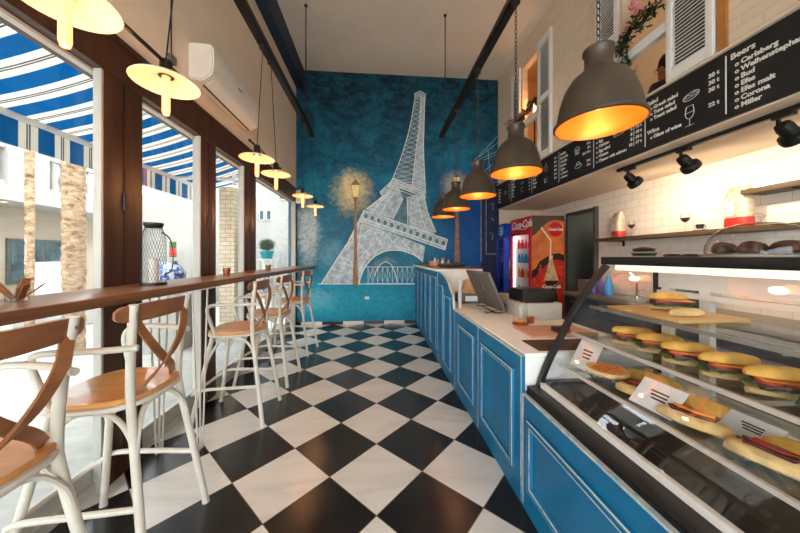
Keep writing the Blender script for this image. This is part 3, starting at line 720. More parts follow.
BELLS = [('large grey bell pendant with glowing orange inside hanging nearest the Beers menu column', 1.25),
         ('grey bell pendant second from the menu end, hanging before the far shuttered opening', 2.04),
         ('grey bell pendant third along the rail, in front of the painted night sky', 2.84),
         ('grey bell pendant fourth along the rail, before the small painted street lamp', 3.64),
         ('grey bell pendant at the rail end closest to the mural', 4.36)]
B0 = None
for lab, y in BELLS:
    if B0 is None: B0 = bell(lab, y)
    else: dup(B0, (1.03, y, 1.950), lab)

# ------------------------------------------------------------------ air conditioner and a small wall speaker
AC = thing('air_conditioner', 'white wall-mounted split air conditioner above the brown window head', 'air conditioner', (XL + .1, 2.95, 2.80))
b = MB(); pr = [(XL, 2.82), (XL + .10, 2.80), (XL + .185, 2.86), (XL + .205, 2.93), (XL + .20, 3.08), (XL + .18, 3.115), (XL, 3.12)]
b.prism(pr, lambda u, v, w: (u, w, v), 2.50, 3.48); bmesh.ops.bevel(b.bm, geom=b.bm.edges[:], offset=.012, segments=3, affect='EDGES'); b.obj('housing', M['acwhite'], AC)
b = MB(); q = Matrix.Rotation(0, 3, 'Y'); b.prism([(XL + .105, 2.793), (XL + .182, 2.848), (XL + .186, 2.843), (XL + .109, 2.788)], lambda u, v, w: (u, w, v), 2.56, 3.42); b.obj('flap', M['acwhite'], AC)
MB().prism([(XL + .085, 2.7985), (XL + .103, 2.797), (XL + .103, 2.790), (XL + .085, 2.7915)], lambda u, v, w: (u, w, v), 2.56, 3.42).obj('outlet', M['black'], AC)
MB().box((XL + .2035, 2.93, 2.985), (XL + .208, 3.0, 2.995)).obj('badge', M['grey'], AC)
t = MB().box((XL + .001, 2.27, 2.80), (XL + .03, 2.33, 2.86), .004).obj('switch', M['grey']); tag(t, 'small grey cable box on the wall beside the air conditioner', 'switch box')
b = MB().tube([(XL + .008, 2.30, 2.86), (XL + .008, 2.30, ZC - .36)], .005, 6).obj('cable', M['cord']); tag(b, 'thin dark cable rising up the wall from the grey cable box', 'cable')
S = thing('wall_speaker', 'small white box speaker on the end wall beside the window', 'speaker', (XL + .11, 5.62, 2.14))
MB().box((XL + .03, 5.56, 2.36), (XL + .20, 5.68, 2.60), .012).obj('cabinet', M['white'], S); MB().box((XL + .045, 5.552, 2.375), (XL + .185, 5.562, 2.585), .003).obj('grille', M['cream'], S)
MB().tube([(XL + .11, 5.62, 2.36), (XL + .11, 5.62, 2.30), (XL + .11, 5.70, 2.30)], .01, 6).obj('bracket', M['black'], S)
o = MB().box((-.235, YB - .008, .49), (-.145, YB - .0005, .545), .003).obj('wall_socket', M['white']); tag(o, 'white power socket low on the teal mural wall', 'socket')

# ------------------------------------------------------------------ menu board with chalk lettering
MBD = thing('menu_board', 'long black menu board with white chalk lettering under the mezzanine shutters', 'menu board', (2.48, 3.45, 2.31))
XB = 2.466
MB().box((XB, 1.15, 2.312), (2.499, 5.66, 2.785), .003).obj('panel', M['board'], MBD)
MB().box((2.44, 1.15, 2.786), (2.499, 5.66, 2.80)).obj('ledge', M['cream'], MBD)
def MT(y, z): return Matrix(((0, 0, -1, XB - .001), (-1, 0, 0, y), (0, 1, 0, z), (0, 0, 0, 1)))
DIV = [1.825, 2.435, 3.06, 3.68, 4.36, 5.06]
for y in DIV: MB().box((XB - .002, y - .004, 2.345), (XB + .001, y + .004, 2.755)).obj('divider_line', M['chalk'], MBD)
tx = MB(); HS, IS = .054, .043
def W(s, y, z, size=IS, al='LEFT', off=.0016): tx.text(s, size, MT(y, z), .0008, off, 0, al)
W('Beers', 1.80, 2.705, .058)
for k, s in enumerate(['Carlsberg', 'Weihenstephan', 'Bud', 'Efes', 'Efes malt', 'Corona', 'Miller']): W('o', 1.775, 2.645 - k * .049, .042); W(s, 1.742, 2.645 - k * .049, .046)
W('Salad', 2.415, 2.705, .05)
for k, s in enumerate(['Greek salad', 'Tuna salad', 'Toast salad']): W('o', 2.385, 2.655 - k * .048, .036); W(s, 2.355, 2.655 - k * .048, .043); W('30 t', 1.865, 2.66 - k * .052, .042, 'RIGHT')
W('Wine', 2.415, 2.445, .05); W('o', 2.385, 2.395, .036); W('Glass of wine', 2.355, 2.395, .043); W('22 t', 1.865, 2.445, .042, 'RIGHT')
for k, s in enumerate(['Tuna', 'Egg', 'Chicken', 'Egg salad', 'Cheese', 'Cheese with salmon']):
    W('o', 3.02, 2.655 - k * .054, .036); W(s, 2.985, 2.655 - k * .054, .043); W('8 | 18 t' if k < 5 else '10 | 17 t', 2.47, 2.66 - k * .05, .040, 'RIGHT')
for k, s in enumerate(['Muffin', 'Brownie', 'Cookie', 'Donut', 'Cake', 'o Cheese', 'o Banana']):
    W(s, 3.65, 2.69 - k * .051, .044 if k < 5 else .038)
for k, s in enumerate(['10 t', '10 t', '8 t', '10 / 15 t']): W(s, 3.11, 2.70 - k * .05, .038, 'RIGHT')
W('18 t', 3.11, 2.45, .038, 'RIGHT'); W('18 t', 3.11, 2.40, .038, 'RIGHT')
for k, s in enumerate(['Juice', 'Orange', 'Lemon', 'Soda', 'Water', 'Cola']): W(s, 4.33, 2.69 - k * .055, .044)
for k in range(6): W('10 t', 3.73, 2.69 - k * .055, .038, 'RIGHT')
for k, s in enumerate(['Coffee', 'Latte', 'Mocha', 'Filter', 'Tea', 'Chai']): W(s, 5.03, 2.69 - k * .055, .044); W('9 t', 4.41, 2.69 - k * .055, .038, 'RIGHT')
for k, s in enumerate(['Toast', 'Panini', 'Bagel', 'Simit', 'Soup']): W(s, 5.60, 2.66 - k * .06, .044); W('9 t', 5.11, 2.66 - k * .06, .038, 'RIGHT')
tx.obj('lettering', M['chalk'], MBD, smooth=False)
ic = MB()
def line(pts, r=.0024): ic.tube([(XB - .001, y, z) for y, z in pts], r, 5)
def ell(cy, cz, a, b_, t0=0, t1=2 * PI, tilt=0, r=.0024, n=16):
    line([(cy - (a * math.cos(t0 + (t1 - t0) * k / n) * math.cos(tilt) - b_ * math.sin(t0 + (t1 - t0) * k / n) * math.sin(tilt)), cz + a * math.cos(t0 + (t1 - t0) * k / n) * math.sin(tilt) + b_ * math.sin(t0 + (t1 - t0) * k / n) * math.cos(tilt)) for k in range(n + 1)], r)
ell(2.05, 2.60, .06, .028, 0, 2 * PI, .15); line([(2.10, 2.60), (2.075, 2.615), (2.05, 2.605), (2.025, 2.62), (2.0, 2.608)]); line([(2.10, 2.588), (2.0, 2.600)])       # salad bowl
ell(2.06, 2.475, .032, .05, PI, 2 * PI); line([(2.092, 2.475), (2.084, 2.525), (2.036, 2.525), (2.028, 2.475)]); line([(2.088, 2.475), (2.032, 2.475)]); line([(2.06, 2.425), (2.06, 2.375)]); line([(2.09, 2.372), (2.03, 2.372)])
ell(2.72, 2.60, .062, .045, 0, PI); line([(2.782, 2.60), (2.78, 2.578), (2.66, 2.578), (2.658, 2.60), (2.782, 2.60)]); [line([(2.76 - k * .027, 2.64 - abs(k - 1.5) * .012), (2.752 - k * .027, 2.612)]) for k in range(4)]
ell(3.33, 2.655, .04, .034, 0, PI); line([(3.37, 2.655), (3.357, 2.60), (3.303, 2.60), (3.29, 2.655), (3.37, 2.655)]); line([(3.345, 2.65), (3.34, 2.605)]); line([(3.32, 2.65), (3.322, 2.605)])
ell(3.31, 2.445, .06, .022); ell(3.31, 2.462, .036, .034, 0, PI); line([(3.346, 2.462), (3.274, 2.462)])
ell(3.98, 2.62, .03, .045, 0, 2 * PI); line([(3.98, 2.66), (3.97, 2.70)]); line([(4.02, 2.48), (3.94, 2.48), (3.95, 2.42), (4.01, 2.42), (4.02, 2.48)])
ell(4.66, 2.60, .035, .03, PI, 2 * PI); line([(4.70, 2.60), (4.62, 2.60)]); ell(4.66, 2.48, .04, .04, .4, 5.6); line([(5.33, 2.60), (5.27, 2.60), (5.275, 2.53), (5.325, 2.53), (5.33, 2.60)]); ell(5.27, 2.565, .015, .02, -1.6, 1.6)
ic.obj('chalk_drawings', M['chalk'], MBD)

# ------------------------------------------------------------------ shutters, flowers and people-side things of the mezzanine openings
def shutter(label, y0, y1, z0, z1, xo=0.0):
    t = thing('louvred_shutter', label, 'shutter', (2.47 - xo, (y0 + y1) / 2, z0), 'white louvred shutters on the mezzanine wall')
    x0, x1 = 2.455 - xo, 2.492 - xo; s = .048; zm = (z0 + z1) / 2 if z1 - z0 > 1.2 else None
    b = MB(); b.box((x0, y0, z0), (x1, y0 + s, z1), .003); b.box((x0, y1 - s, z0), (x1, y1, z1), .003); b.box((x0, y0 + s, z0), (x1, y1 - s, z0 + .09)); b.box((x0, y0 + s, z1 - .09), (x1, y1 - s, z1))
    if zm: b.box((x0, y0 + s, zm - .04), (x1, y1 - s, zm + .04))
    b.obj('frame', M['matte_white'], t)
    b = MB(); z = z0 + .105
    while z < z1 - .10:
        if not zm or abs(z - zm) > .05: b.obox(((x0 + x1) / 2, (y0 + y1) / 2, z), (.034, y1 - y0 - 2 * s, .006), Matrix.Rotation(math.radians(-38), 3, 'Y'))
        z += .030
    b.obj('louvres', M['matte_white'], t)
    MB().box((x1 - .004, y0 + s, z0 + .09), (x1 - .002, y1 - s, z1 - .09)).obj('dark_backing', M['greydoor'], t)
    return t
shutter('white louvred shutter between the seated person and the Beers column of the menu', 1.90, 2.24, 2.815, 4.4)
shutter('white louvred shutter behind the large bell pendant, beside the garland of pink flowers', 2.73, 3.03, 2.815, 4.4)
shutter('white louvred shutter on the near jamb of the glowing candle opening', 3.86, 4.19, 2.815, 4.60)
shutter('white louvred shutter on the far jamb of the glowing candle opening by the mural corner', 4.74, 5.05, 2.815, 4.60)
o = MB().box((2.475, 1.835, 2.80), (2.499, 1.885, 4.4)).obj('wooden_strip', mat('orange_wood', rgb(180, 116, 54), .6)); tag(o, 'narrow orange wooden strip on the brick wall beside the shutter', 'wood strip')
# cross rails of the openings
for n_, (y0, y1, z) in enumerate(((2.25, 2.72, 3.27), (4.20, 4.73, 3.52))):
    struct(MB().box((2.47, y0, z), (2.53, y1, z + .10)).obj('window_%d' % (7 + n_), M['matte_white'])) if n_ else struct(MB().box((2.47, y0, z), (2.53, y1, z + .09)).obj('window_7', M['matte_white']))
def garland(label, pts, spread, nl, flowers, seed, hang=None):
    r = random.Random(seed); t = thing('flower_garland', label, 'flowers', pts[0]); P = crom(pts, 8)
    b = MB(); b.tube(P, .006, 5)
    if hang:
        for h in hang: b.tube(crom(h, 6), .004, 5)
    b.obj('stem', M['leafdark'], t)
    b = MB(); H = [crom(h, 8) for h in (hang or [])]
    for k in range(nl):
        c = r.choice(P) if not H or r.random() < .55 else r.choice(r.choice(H))
        c = c + Vector((r.uniform(-.8, .4) * spread, r.uniform(-1, 1) * spread, r.uniform(-1, 1) * spread)); d = Vector((r.uniform(-1, 1), r.uniform(-1, 1), r.uniform(-.9, .6))).normalized()
        u = d.orthogonal().normalized(); l = r.uniform(.04, .075); w_ = l * .34
        v = b.vs([c, c + d * l * .5 + u * w_, c + d * l, c + d * l * .5 - u * w_]); b.f(v)
    lf = b.obj('leaves', [M['leafdark']], t, fixn=False, smooth=False); lf['kind'] = 'stuff'
    for (p, rad, m) in flowers:
        b = MB()
        for q in range(9):
            a = q * 2.4; d = Vector((-.5 * math.cos(q), math.cos(a), math.sin(a))) * rad * .5
            b.ball(Vector(p) + d, rad * .5, 7, (1, 1, 1), .3)
        b.obj('blossom', M[m], t)
    for q in range(6):
        p = Vector(P[0]) + Vector((-.02, .02 + .03 * q / 3, .02)); b = MB(); d = Vector((-.10 - .02 * q, .10 + .05 * math.sin(q * 2), .09 - .02 * q)); b.tube([p, p + d * .6, p + d], [.003, .006, .002], 5); b.obj('sprig', M['purple'], t)
garland('garland of greenery and pink flowers hanging over the opening where a person sits', [(2.44, 2.68, 3.42), (2.42, 2.55, 3.50), (2.43, 2.42, 3.50), (2.44, 2.28, 3.54)], .06, 620,
        [((2.40, 2.44, 3.60), .05, 'pink'), ((2.39, 2.47, 3.68), .045, 'pink'), ((2.40, 2.54, 3.52), .035, 'pink')], 3, [[(2.45, 2.66, 3.42), (2.455, 2.67, 3.2), (2.47, 2.64, 3.0), (2.48, 2.67, 2.83)], [(2.45, 2.63, 3.42), (2.46, 2.60, 3.2), (2.47, 2.62, 3.05), (2.48, 2.64, 2.9)]])
garland('garland of pink flowers and greenery on the cross rail of the glowing candle opening', [(2.44, 4.72, 3.66), (2.42, 4.52, 3.66), (2.44, 4.34, 3.70), (2.45, 4.22, 3.76)], .05, 300,
        [((2.41, 4.62, 3.70), .045, 'pink'), ((2.40, 4.50, 3.71), .05, 'pink'), ((2.41, 4.36, 3.75), .04, 'pink')], 5)
c = thing('candle_lamp', 'glowing orange candle lamp inside the far shuttered opening', 'candle lamp', (2.66, 4.62, 2.37))
MB().cyl((2.66, 4.62, 2.37), .10, .02).tube([(2.66, 4.62, 2.39), (2.66, 4.62, 3.78)], .012, 8).obj('stand', M['black'], c)
MB().lathe([(0, 3.78), (.016, 3.78), (.018, 3.88), (.006, 3.93), (0, 3.95)], (2.66, 4.62, 0), 12).obj('flame_bulb', M['flame'], c)

# seated person looking out of the near opening
def person():
    px, py, s = 2.89, 2.60, 1.0
    zf = 2.37
    t = thing('person', 'person with glasses and dark hair in profile, seated behind the near mezzanine opening', 'person', (px, py, zf))
    hz = 3.215                                                      # head centre
    b = MB()
    b.ball((px, py + .005, hz + .02), .098, 16, (.80, 1., 1.08)); b.ball((px, py + .045, hz - .055), .062, 14, (.85, .9, 1.0))
    b.ball((px, py + .098, hz - .012), .016, 8, (.8, 1.2, 1.3)); b.ball((px, py + .085, hz - .062), .022, 8, (1.2, .7, .6)); b.ball((px, py + .07, hz - .10), .026, 8)
    for q in (-1, 1): b.ball((px + q * .078, py - .005, hz - .005), .022, 8, (.4, .8, 1.3)); b.ball((px + q * .032, py + .075, hz + .012), .016, 8)
    b.tube([(px, py - .01, hz - .07), (px, py - .03, hz - .19)], [.052, .058], 12)
    b.tube([(px, py - .03, hz - .16), (px, py - .05, hz - .24), (px, py - .06, hz - .42), (px, py - .05, hz - .60), (px, py - .05, hz - .72)], [.06, .155, .165, .15, .155], 14, sx=1.15, sy=.72)
    for q in (-1, 1):
        sh = (px + q * .17, py - .05, hz - .24)
        b.tube([(px + q * .12, py - .04, hz - .22), sh, (px + q * .225, py - .02, hz - .42), (px + q * .20, py + .03, hz - .52), (px + q * .14, py + .20, hz - .55), (px + q * .10, py + .26, hz - .555)], [.055, .058, .045, .042, .034, .026], 10)
        b.ball((px + q * .09, py + .30, hz - .56), .036, 8, (.9, 1.2, .45))
        for f in range(4): b.tube([(px + q * (.115 - .018 * f), py + .32, hz - .558), (px + q * (.112 - .018 * f), py + .365 - .006 * abs(f - 1), hz - .566), (px + q * (.110 - .018 * f), py + .39 - .012 * abs(f - 1), hz - .585)], [.009, .008, .006], 6)
        b.tube([(px + q * .062, py + .28, hz - .558), (px + q * .045, py + .315, hz - .562), (px + q * .042, py + .335, hz - .568)], [.010, .009, .007], 6)
        b.tube([(px + q * .08, py - .05, hz - .68), (px + q * .11, py + .14, hz - .67), (px + q * .12, py + .36, hz - .64), (px + q * .12, py + .38, hz - .70), (px + q * .12, py + .36, hz - .80)], [.085, .08, .06, .055, .04], 10)
        b.ball((px + q * .12, py + .42, hz - .80), .036, 8, (.9, 2.0, .7))
    body = b.obj('body', [M['skin']], t)
    rm = body.modifiers.new('r', 'REMESH'); rm.mode = 'VOXEL'; rm.voxel_size = .009; rm.use_smooth_shade = True
    sm = body.modifiers.new('s', 'SMOOTH'); sm.factor = .5; sm.iterations = 3
    b = MB(); b.ball((px, py - .014, hz + .042), .106, 18, (.86, .98, 1.0), .12)
    b.bm.verts.ensure_lookup_table()
    bmesh.ops.delete(b.bm, geom=[v for v in b.bm.verts if v.co.z < hz - .05 or (v.co.y > py + .062 and v.co.z < hz + .065)], context='VERTS')
    h = b.obj('hair', M['hair'], t); so = h.modifiers.new('t', 'SOLIDIFY'); so.thickness = .012
    b = MB(); b.tube([(px, py - .015, hz - .165), (px, py - .05, hz - .235), (px, py - .06, hz - .42), (px, py - .05, hz - .60), (px, py - .05, hz - .735)], [.068, .168, .178, .162, .168], 16, sx=1.15, sy=.74)
    for q in (-1, 1): b.tube([(px + q * .11, py - .045, hz - .225), (px + q * .172, py - .05, hz - .245), (px + q * .226, py - .02, hz - .42), (px + q * .2, py + .03, hz - .52), (px + q * .15, py + .17, hz - .55)], [.066, .069, .056, .053, .045], 10)
    b.obj('shirt', M['shirt'], t)
    b = MB()
    for q in (-1, 1): b.tube([(px + q * .032 + .024 * math.cos(a * PI / 8), py + .102, hz + .010 + .021 * math.sin(a * PI / 8)) for a in range(16)], .0028, 5, closed=True); b.tube([(px + q * .056, py + .10, hz + .016), (px + q * .078, py + .0, hz + .012)], .0025, 5)
    b.tube([(px - .009, py + .104, hz + .012), (px + .009, py + .104, hz + .012)], .0025, 5); b.obj('glasses', M['black'], t)
    st = thing('low_stool', 'low dark stool under the person seated behind the mezzanine wall', 'stool', (px, py - .05, zf))
    zs = hz - .775
    MB().box((px - .2, py - .22, zs - .03), (px + .2, py + .12, zs), .01).obj('seat', M['brown'], st)
    for sx in (-.17, .17):
        for sy in (-.19, .09): MB().box((px + sx - .018, py + sy - .018, zf), (px + sx + .018, py + sy + .018, zs - .03)).obj('leg', M['brown'], st)
person()

# ------------------------------------------------------------------ track spotlights under the mezzanine
TK = thing('spot_track', 'black lighting track along the mezzanine soffit above the display case', 'lighting track', (2.66, 2.0, 2.27))
MB().box((2.645, -1.0, 2.268), (2.68, 2.95, 2.2995)).obj('channel', M['black'], TK)
SPOTS = [('black track spotlight on the soffit closest to the fridges', 2.80), ('middle black track spotlight on the soffit, above the coffee bags', 2.27), ('black track spotlight below the Beers column of the menu', 1.66)]
LIGHTS = []
for lab, y in SPOTS:
    t = thing('track_spotlight', lab, 'spotlight', (2.662, y, 2.268), 'spotlights on the soffit track')
    MB().box((2.64, y - .05, 2.245), (2.685, y + .05, 2.268), .003).obj('adapter', M['black'], t)
    b = MB(); b.box((2.65, y + .018, 2.15), (2.674, y + .030, 2.245)); b.box((2.65, y + .018, 2.142), (2.674, y - .05, 2.154)); b.obj('bracket', M['black'], t)
    q = Matrix.Rotation(math.radians(58), 4, 'Y')                   # aims at the tiled wall
    d = q @ Vector((0, 0, -1)); d = -d if d.x < 0 else d
    b = MB(); b.lathe([(0, .085), (.036, .085), (.042, .06), (.042, .0), (.064, -.006), (.070, -.034), (.066, -.058), (.058, -.052), (0, -.03)], (2.665, y - .03, 2.13), 20, Matrix.Rotation(math.radians(-50), 4, 'Y')); b.obj('head', M['black'], t)
    LIGHTS.append((2.70, y - .03, 2.10))

# ------------------------------------------------------------------ blue counters
def moulding(mb, x, y0, y1, z0, z1, w=.036):
    """raised picture-frame moulding on a face looking to -x; slot 0 paint, slot 1 rubbed edges"""
    loops = [(0, 0), (.003, .013), (.010, .016), (w * .55, .012), (w * .62, .017), (w * .8, .015), (w, .002)]
    R = []
    for o, d in loops: R.append(mb.vs([(x - d, y0 + o, z0 + o), (x - d, y1 - o, z0 + o), (x - d, y1 - o, z1 - o), (x - d, y0 + o, z1 - o)]))
    for i in range(len(R) - 1):
        mb.mi = 1 if i in (1, 4) else 0
        for k in range(4): mb.f([R[i][k], R[i][(k + 1) % 4], R[i + 1][(k + 1) % 4], R[i + 1][k]])
    mb.mi = 0
X0 = .80
HC = thing('high_counter', 'tall blue panelled counter section with white end, closest to the mural', 'counter', (1.05, 4.65, 0), 'blue counter sections')
b = MB(); b.box((X0, 3.60, 0), (1.32, 5.69, 1.148)); b.obj('carcass', M['matte_white'], HC)
b = MB(); b.box((X0 - .02, 3.60, 0), (X0 - .001, 5.69, 1.148)); b.mi = 1; b.box((X0 - .024, 3.598, .0), (X0 - .018, 3.604, 1.148)); b.mi = 0
for k in range(5): moulding(b, X0 - .02, 3.66 + k * .41, 4.02 + k * .41, .12, 1.07, .03)
b.obj('front_panel', [M['blue'], M['rubbed']], HC)
b = MB(); b.box((.735, 3.57, 1.150), (1.36, 5.70, 1.182), .004); b.obj('countertop', M['matte_white'], HC)
MB().box((.74, 3.566, 1.176), (1.36, 5.70, 1.186)).obj('wood_edging', M['back'], HC)
MC = thing('low_counter', 'lower blue panelled counter section with pale top holding the screen and glass cloche', 'counter', (1.15, 2.5, 0), 'blue counter sections')
b = MB(); b.box((X0, 1.485, 0), (1.55, 3.598, .785)); b.obj('carcass', M['matte_white'], MC)
b = MB(); b.box((X0 - .02, 1.48, 0), (X0 - .001, 2.86, .80)); moulding(b, X0 - .02, 1.56, 2.06, .14, .70); moulding(b, X0 - .02, 2.22, 2.66, .14, .70)
for y in (1.482, 2.14, 2.80): b.mi = 1; b.box((X0 - .0225, y, .02), (X0 - .0195, y + .006, .79)); b.mi = 0
b.mi = 1; b.box((X0 - .0225, 1.48, .792), (X0 - .0, 2.86, .803)); b.mi = 0
b.obj('front_panel', [M['blue'], M['rubbed']], MC)
sc_ = [(2.862, 0), (3.598, 0), (3.598, 1.146), (3.50, 1.140), (3.36, 1.128), (3.24, 1.105), (3.14, 1.075), (3.06, 1.035), (3.0, .985), (2.95, .955), (2.90, .93), (2.875, .88), (2.862, .80)]
b = MB(); b.prism(sc_, lambda u, v, w: (w, u, v), X0 - .02, X0 - .001)
moulding(b, X0 - .02, 2.93, 3.22, .12, .90, .028); moulding(b, X0 - .02, 3.27, 3.56, .12, 1.0, .028)
b.mi = 1
for p, q in zip(sc_[2:], sc_[3:]): b.ribbon([(X0 - .011, p[0], p[1]), (X0 - .011, q[0], q[1])], .006, .021, (0, 0, 1) if abs(p[0] - q[0]) > abs(p[1] - q[1]) else (0, 1, 0))
b.obj('scalloped_panel', [M['blue'], M['rubbed']], MC)
b = MB(); b.box((X0 - .0, 1.482, .787), (1.56, 3.598, .810), .002); b.obj('countertop', M['matte_white'], MC)
b = MB(); b.box((.83, 2.84, .811), (.862, 2.872, 1.125), .003); b.obj('upright_post', M['frame_grey'], MC)

CASE = thing('display_case', 'curved glass food display case with black frame on a blue panelled base', 'display case', (1.2, .5, 0))
Y0, Y1 = -.55, 1.470
b = MB(); b.box((X0 + .001, Y0, 0), (1.60, Y1, .604)); cb_ = b.obj('base_cabinet', M['blue'], CASE)
b = MB(); b.box((X0 - .02, Y0, 0), (X0, Y1, .604)); moulding(b, X0 - .02, .30, 1.41, .13, .50, .045); moulding(b, X0 - .02, -.48, .22, .13, .50, .045)
b.mi = 1; b.box((X0 - .0225, Y0, .597), (X0 - .004, Y1, .607)); b.box((X0 - .0225, Y1 - .008, .02), (X0 - .0195, Y1, .60)); b.obj('front_panel', [M['blue'], M['rubbed']], CASE)
PROF = [(.866, .640), (.897, .723), (.935, .805), (.978, .883), (1.022, .966), (1.066, 1.044), (1.114, 1.118), (1.163, 1.184), (1.212, 1.242), (1.250, 1.284)]
PC = [(p.x, p.y) for p in crom([(u, v, 0) for u, v in PROF], 3)]
MB().box((X0, Y0, .605), (1.58, Y1, .618)).box((X0 + .005, Y0, .618), (.872, Y1, .642)).obj('lower_fascia', M['black'], CASE)
MB().box((.886, Y0, .618), (1.56, Y1 - .02, .656)).obj('deck', M['black'], CASE)
MB().box((.864, Y0, .6425), (.885, Y1 - .02, .668)).obj('front_rail', M['white'], CASE)
b = MB(); b.grid(lambda i, j: (PC[round(i * (len(PC) - 1))][0], Y0 + (Y1 - .03 - Y0) * j, PC[round(i * (len(PC) - 1))][1]), len(PC) - 1, 1); b.obj('curved_glass', M['caseglass'], CASE, fixn=False)
b = MB()                                                            # black end frame following the curve
out = [(u - .012 - .004 * i / len(PC), v + .007) for i, (u, v) in enumerate(PC)]; inn = [(u + .009, v - .005) for u, v in PC[::-1]]
b.prism(out + inn, lambda u, v, w: (u, w, v), Y1 - .026, Y1); b.box((1.535, Y1 - .034, .66), (1.56, Y1, 1.29)); b.box((.87, Y1 - .034, .642), (1.56, Y1, .672)); b.obj('end_frame', M['black'], CASE)
eg = [(u + .02, v - .01) for u, v in PC] + [(1.54, 1.29), (1.54, .67)]
b = MB(); b.prism(eg, lambda u, v, w: (u, w, v), Y1 - .02, Y1 - .014); b.obj('end_glass', M['glass'], CASE)
b = MB(); b.box((1.225, Y0, 1.292), (1.60, Y1, 1.333), .004); b.obj('top_slab', M['slab'], CASE)
b = MB(); b.box((1.27, Y0, 1.262), (1.46, Y1 - .04, 1.291), .006); b.obj('light_housing', M['lightstrip'], CASE)
b = MB(); b.box((1.53, Y0, 1.17), (1.57, Y1 - .036, 1.25)); b.box((1.52, Y0, 1.13), (1.56, Y1 - .036, 1.155)); b.box((1.53, Y0, .66), (1.57, Y1 - .036, .70))
for y in (1.40, 1.22, .62, .02, -.5): b.box((1.535, y - .022, .70), (1.567, y + .022, 1.17))
b.obj('rear_frame', M['white'], CASE)
MB().box((1.548, Y0, .70), (1.553, Y1 - .04, 1.17)).obj('sliding_glass', M['glass'], CASE)
SH = [(1.075, 1.125), (.935, 1.025), (.770, .955)]
for z, x in SH:
    s = MB().box((x + .012, Y0, z - .008), (1.50, Y1 - .04, z)).obj('glass_shelf', M['shelfglass'], CASE)
    MB().box((x, Y0, z - .012), (x + .012, Y1 - .04, z + .003)).obj('shelf_edge', M['edgeglass'] if z < 1 else M['steel'], s)
    b = MB()
    for y in (1.38, .72, .06): b.box((1.49, y - .008, z - .03), (1.54, y + .008, z - .009)); b.box((x + .03, y - .004, z - .024), (1.5, y + .004, z - .0085))
    b.obj('shelf_bracket', M['steel'], CASE)

# ------------------------------------------------------------------ food in the case
def loaf(mb, c, L_, W_, H_, seed, n=14, m=12, flat=.25):
    """bun / baguette half: super-ellipse body, flat underside, lumpy crust"""
    c = Vector(c); rings = []
    for i in range(n + 1):
        u = -1 + 2 * i / n; r = max(.04, (1 - abs(u) ** 2.6)) ** .5; ring = []
        for k in range(m):
            a = 2 * PI * k / m; y = math.cos(a) * W_ / 2 * r; z = math.sin(a); z = z * H_ * (r ** .6) if z > 0 else z * H_ * flat
            p = Vector((u * L_ / 2, y, z)); p *= 1 + .07 * noise.noise(p * 30 + Vector((seed, seed * 2, 0))); ring.append(mb.bm.verts.new(c + p))
        rings.append(ring)
    for a, b_ in zip(rings, rings[1:]):
        for k in range(m): mb.f([a[k], a[(k + 1) % m], b_[(k + 1) % m], b_[k]])
    mb.f(rings[0][::-1]); mb.f(rings[-1])
def sheet(mb, L_, W_, z, t, seed, ruff=.006, n=16):
    r = random.Random(seed); top = []; bot = []
    for k in range(n):
        a = 2 * PI * k / n; q = 1 + r.uniform(-.10, .14); x = L_ / 2 * math.copysign(abs(math.cos(a)) ** .7, math.cos(a)) * q; y = W_ / 2 * math.copysign(abs(math.sin(a)) ** .7, math.sin(a)) * q
        dz = r.uniform(-ruff, ruff); top.append((x, y, z + t / 2 + dz)); bot.append((x, y, z - t / 2 + dz))
    A, B = mb.vs(top), mb.vs(bot); ca = mb.bm.verts.new((0, 0, z + t / 2)); cb = mb.bm.verts.new((0, 0, z - t / 2))
    for k in range(n): k2 = (k + 1) % n; mb.f([A[k], A[k2], ca]); mb.f([B[k2], B[k], cb]); mb.f([A[k2], A[k], B[k], B[k2]])
def sandwich(label, loc, rz, seed, L_=.16, group='filled sandwiches on the middle glass shelf', open_=False):
    t = thing('sandwich', label, 'sandwich', loc, group, rz)
    o = lambda mb, n, m: mb.obj(n, m, t, world=False)
    b = MB(); loaf(b, (0, 0, .008), L_, .080, .016, seed, flat=.5); o(b, 'bottom_bread', M['bread_pale'])
    b = MB(); sheet(b, L_ * .98, .098, .027, .004, seed, .007, 22); o(b, 'lettuce', M['lettuce'])
    b = MB(); sheet(b, L_ * .90, .086, .036, .009, seed + 1, .003); o(b, 'filling', M['meat'])
    b = MB()
    for k in range(3): b.cyl((-L_ * .28 + k * L_ * .28, -.018, .040), .026, .006, 14)
    o(b, 'tomato_slices', M['tomato'])
    b = MB(); v = b.vs([(-L_ * .42, -.030, .047), (L_ * .40, -.058, .044), (L_ * .42, .03, .049), (-L_ * .38, .036, .049), (-L_ * .42, -.030, .050), (L_ * .40, -.058, .047), (L_ * .42, .03, .052), (-L_ * .38, .036, .052)])
    for q in ((0, 3, 2, 1), (4, 5, 6, 7), (0, 1, 5, 4), (1, 2, 6, 5), (2, 3, 7, 6), (3, 0, 4, 7)): b.f([v[i] for i in q])
    o(b, 'cheese_slice', M['cheese'])
    b = MB(); loaf(b, (0, .012, .054), L_ * .98, .078, .026, seed + 3, flat=.2); o(b, 'top_bread', M['bread'])
    return t
ZS = .9355
SW = [('filled sandwich at the black frame end of the middle glass shelf', (1.16, 1.20), -.5), ('filled sandwich second from the black frame end of the middle shelf', (1.17, 1.085), -.45), ('filled sandwich with orange cheese third from the black frame end of the middle shelf', (1.155, .965), -.40),
      ('filled sandwich fourth from the black frame end of the middle glass shelf', (1.165, .845), -.35), ('filled sandwich fifth from the black frame end of the middle shelf, with dark lettuce', (1.16, .725), -.35), ('filled sandwich sixth from the black frame end of the middle shelf, near the picture edge', (1.15, .60), -.35)]
for k, (lab, (x, y), rz) in enumerate(SW): sandwich(lab, (x, y, ZS), rz, k + 2)
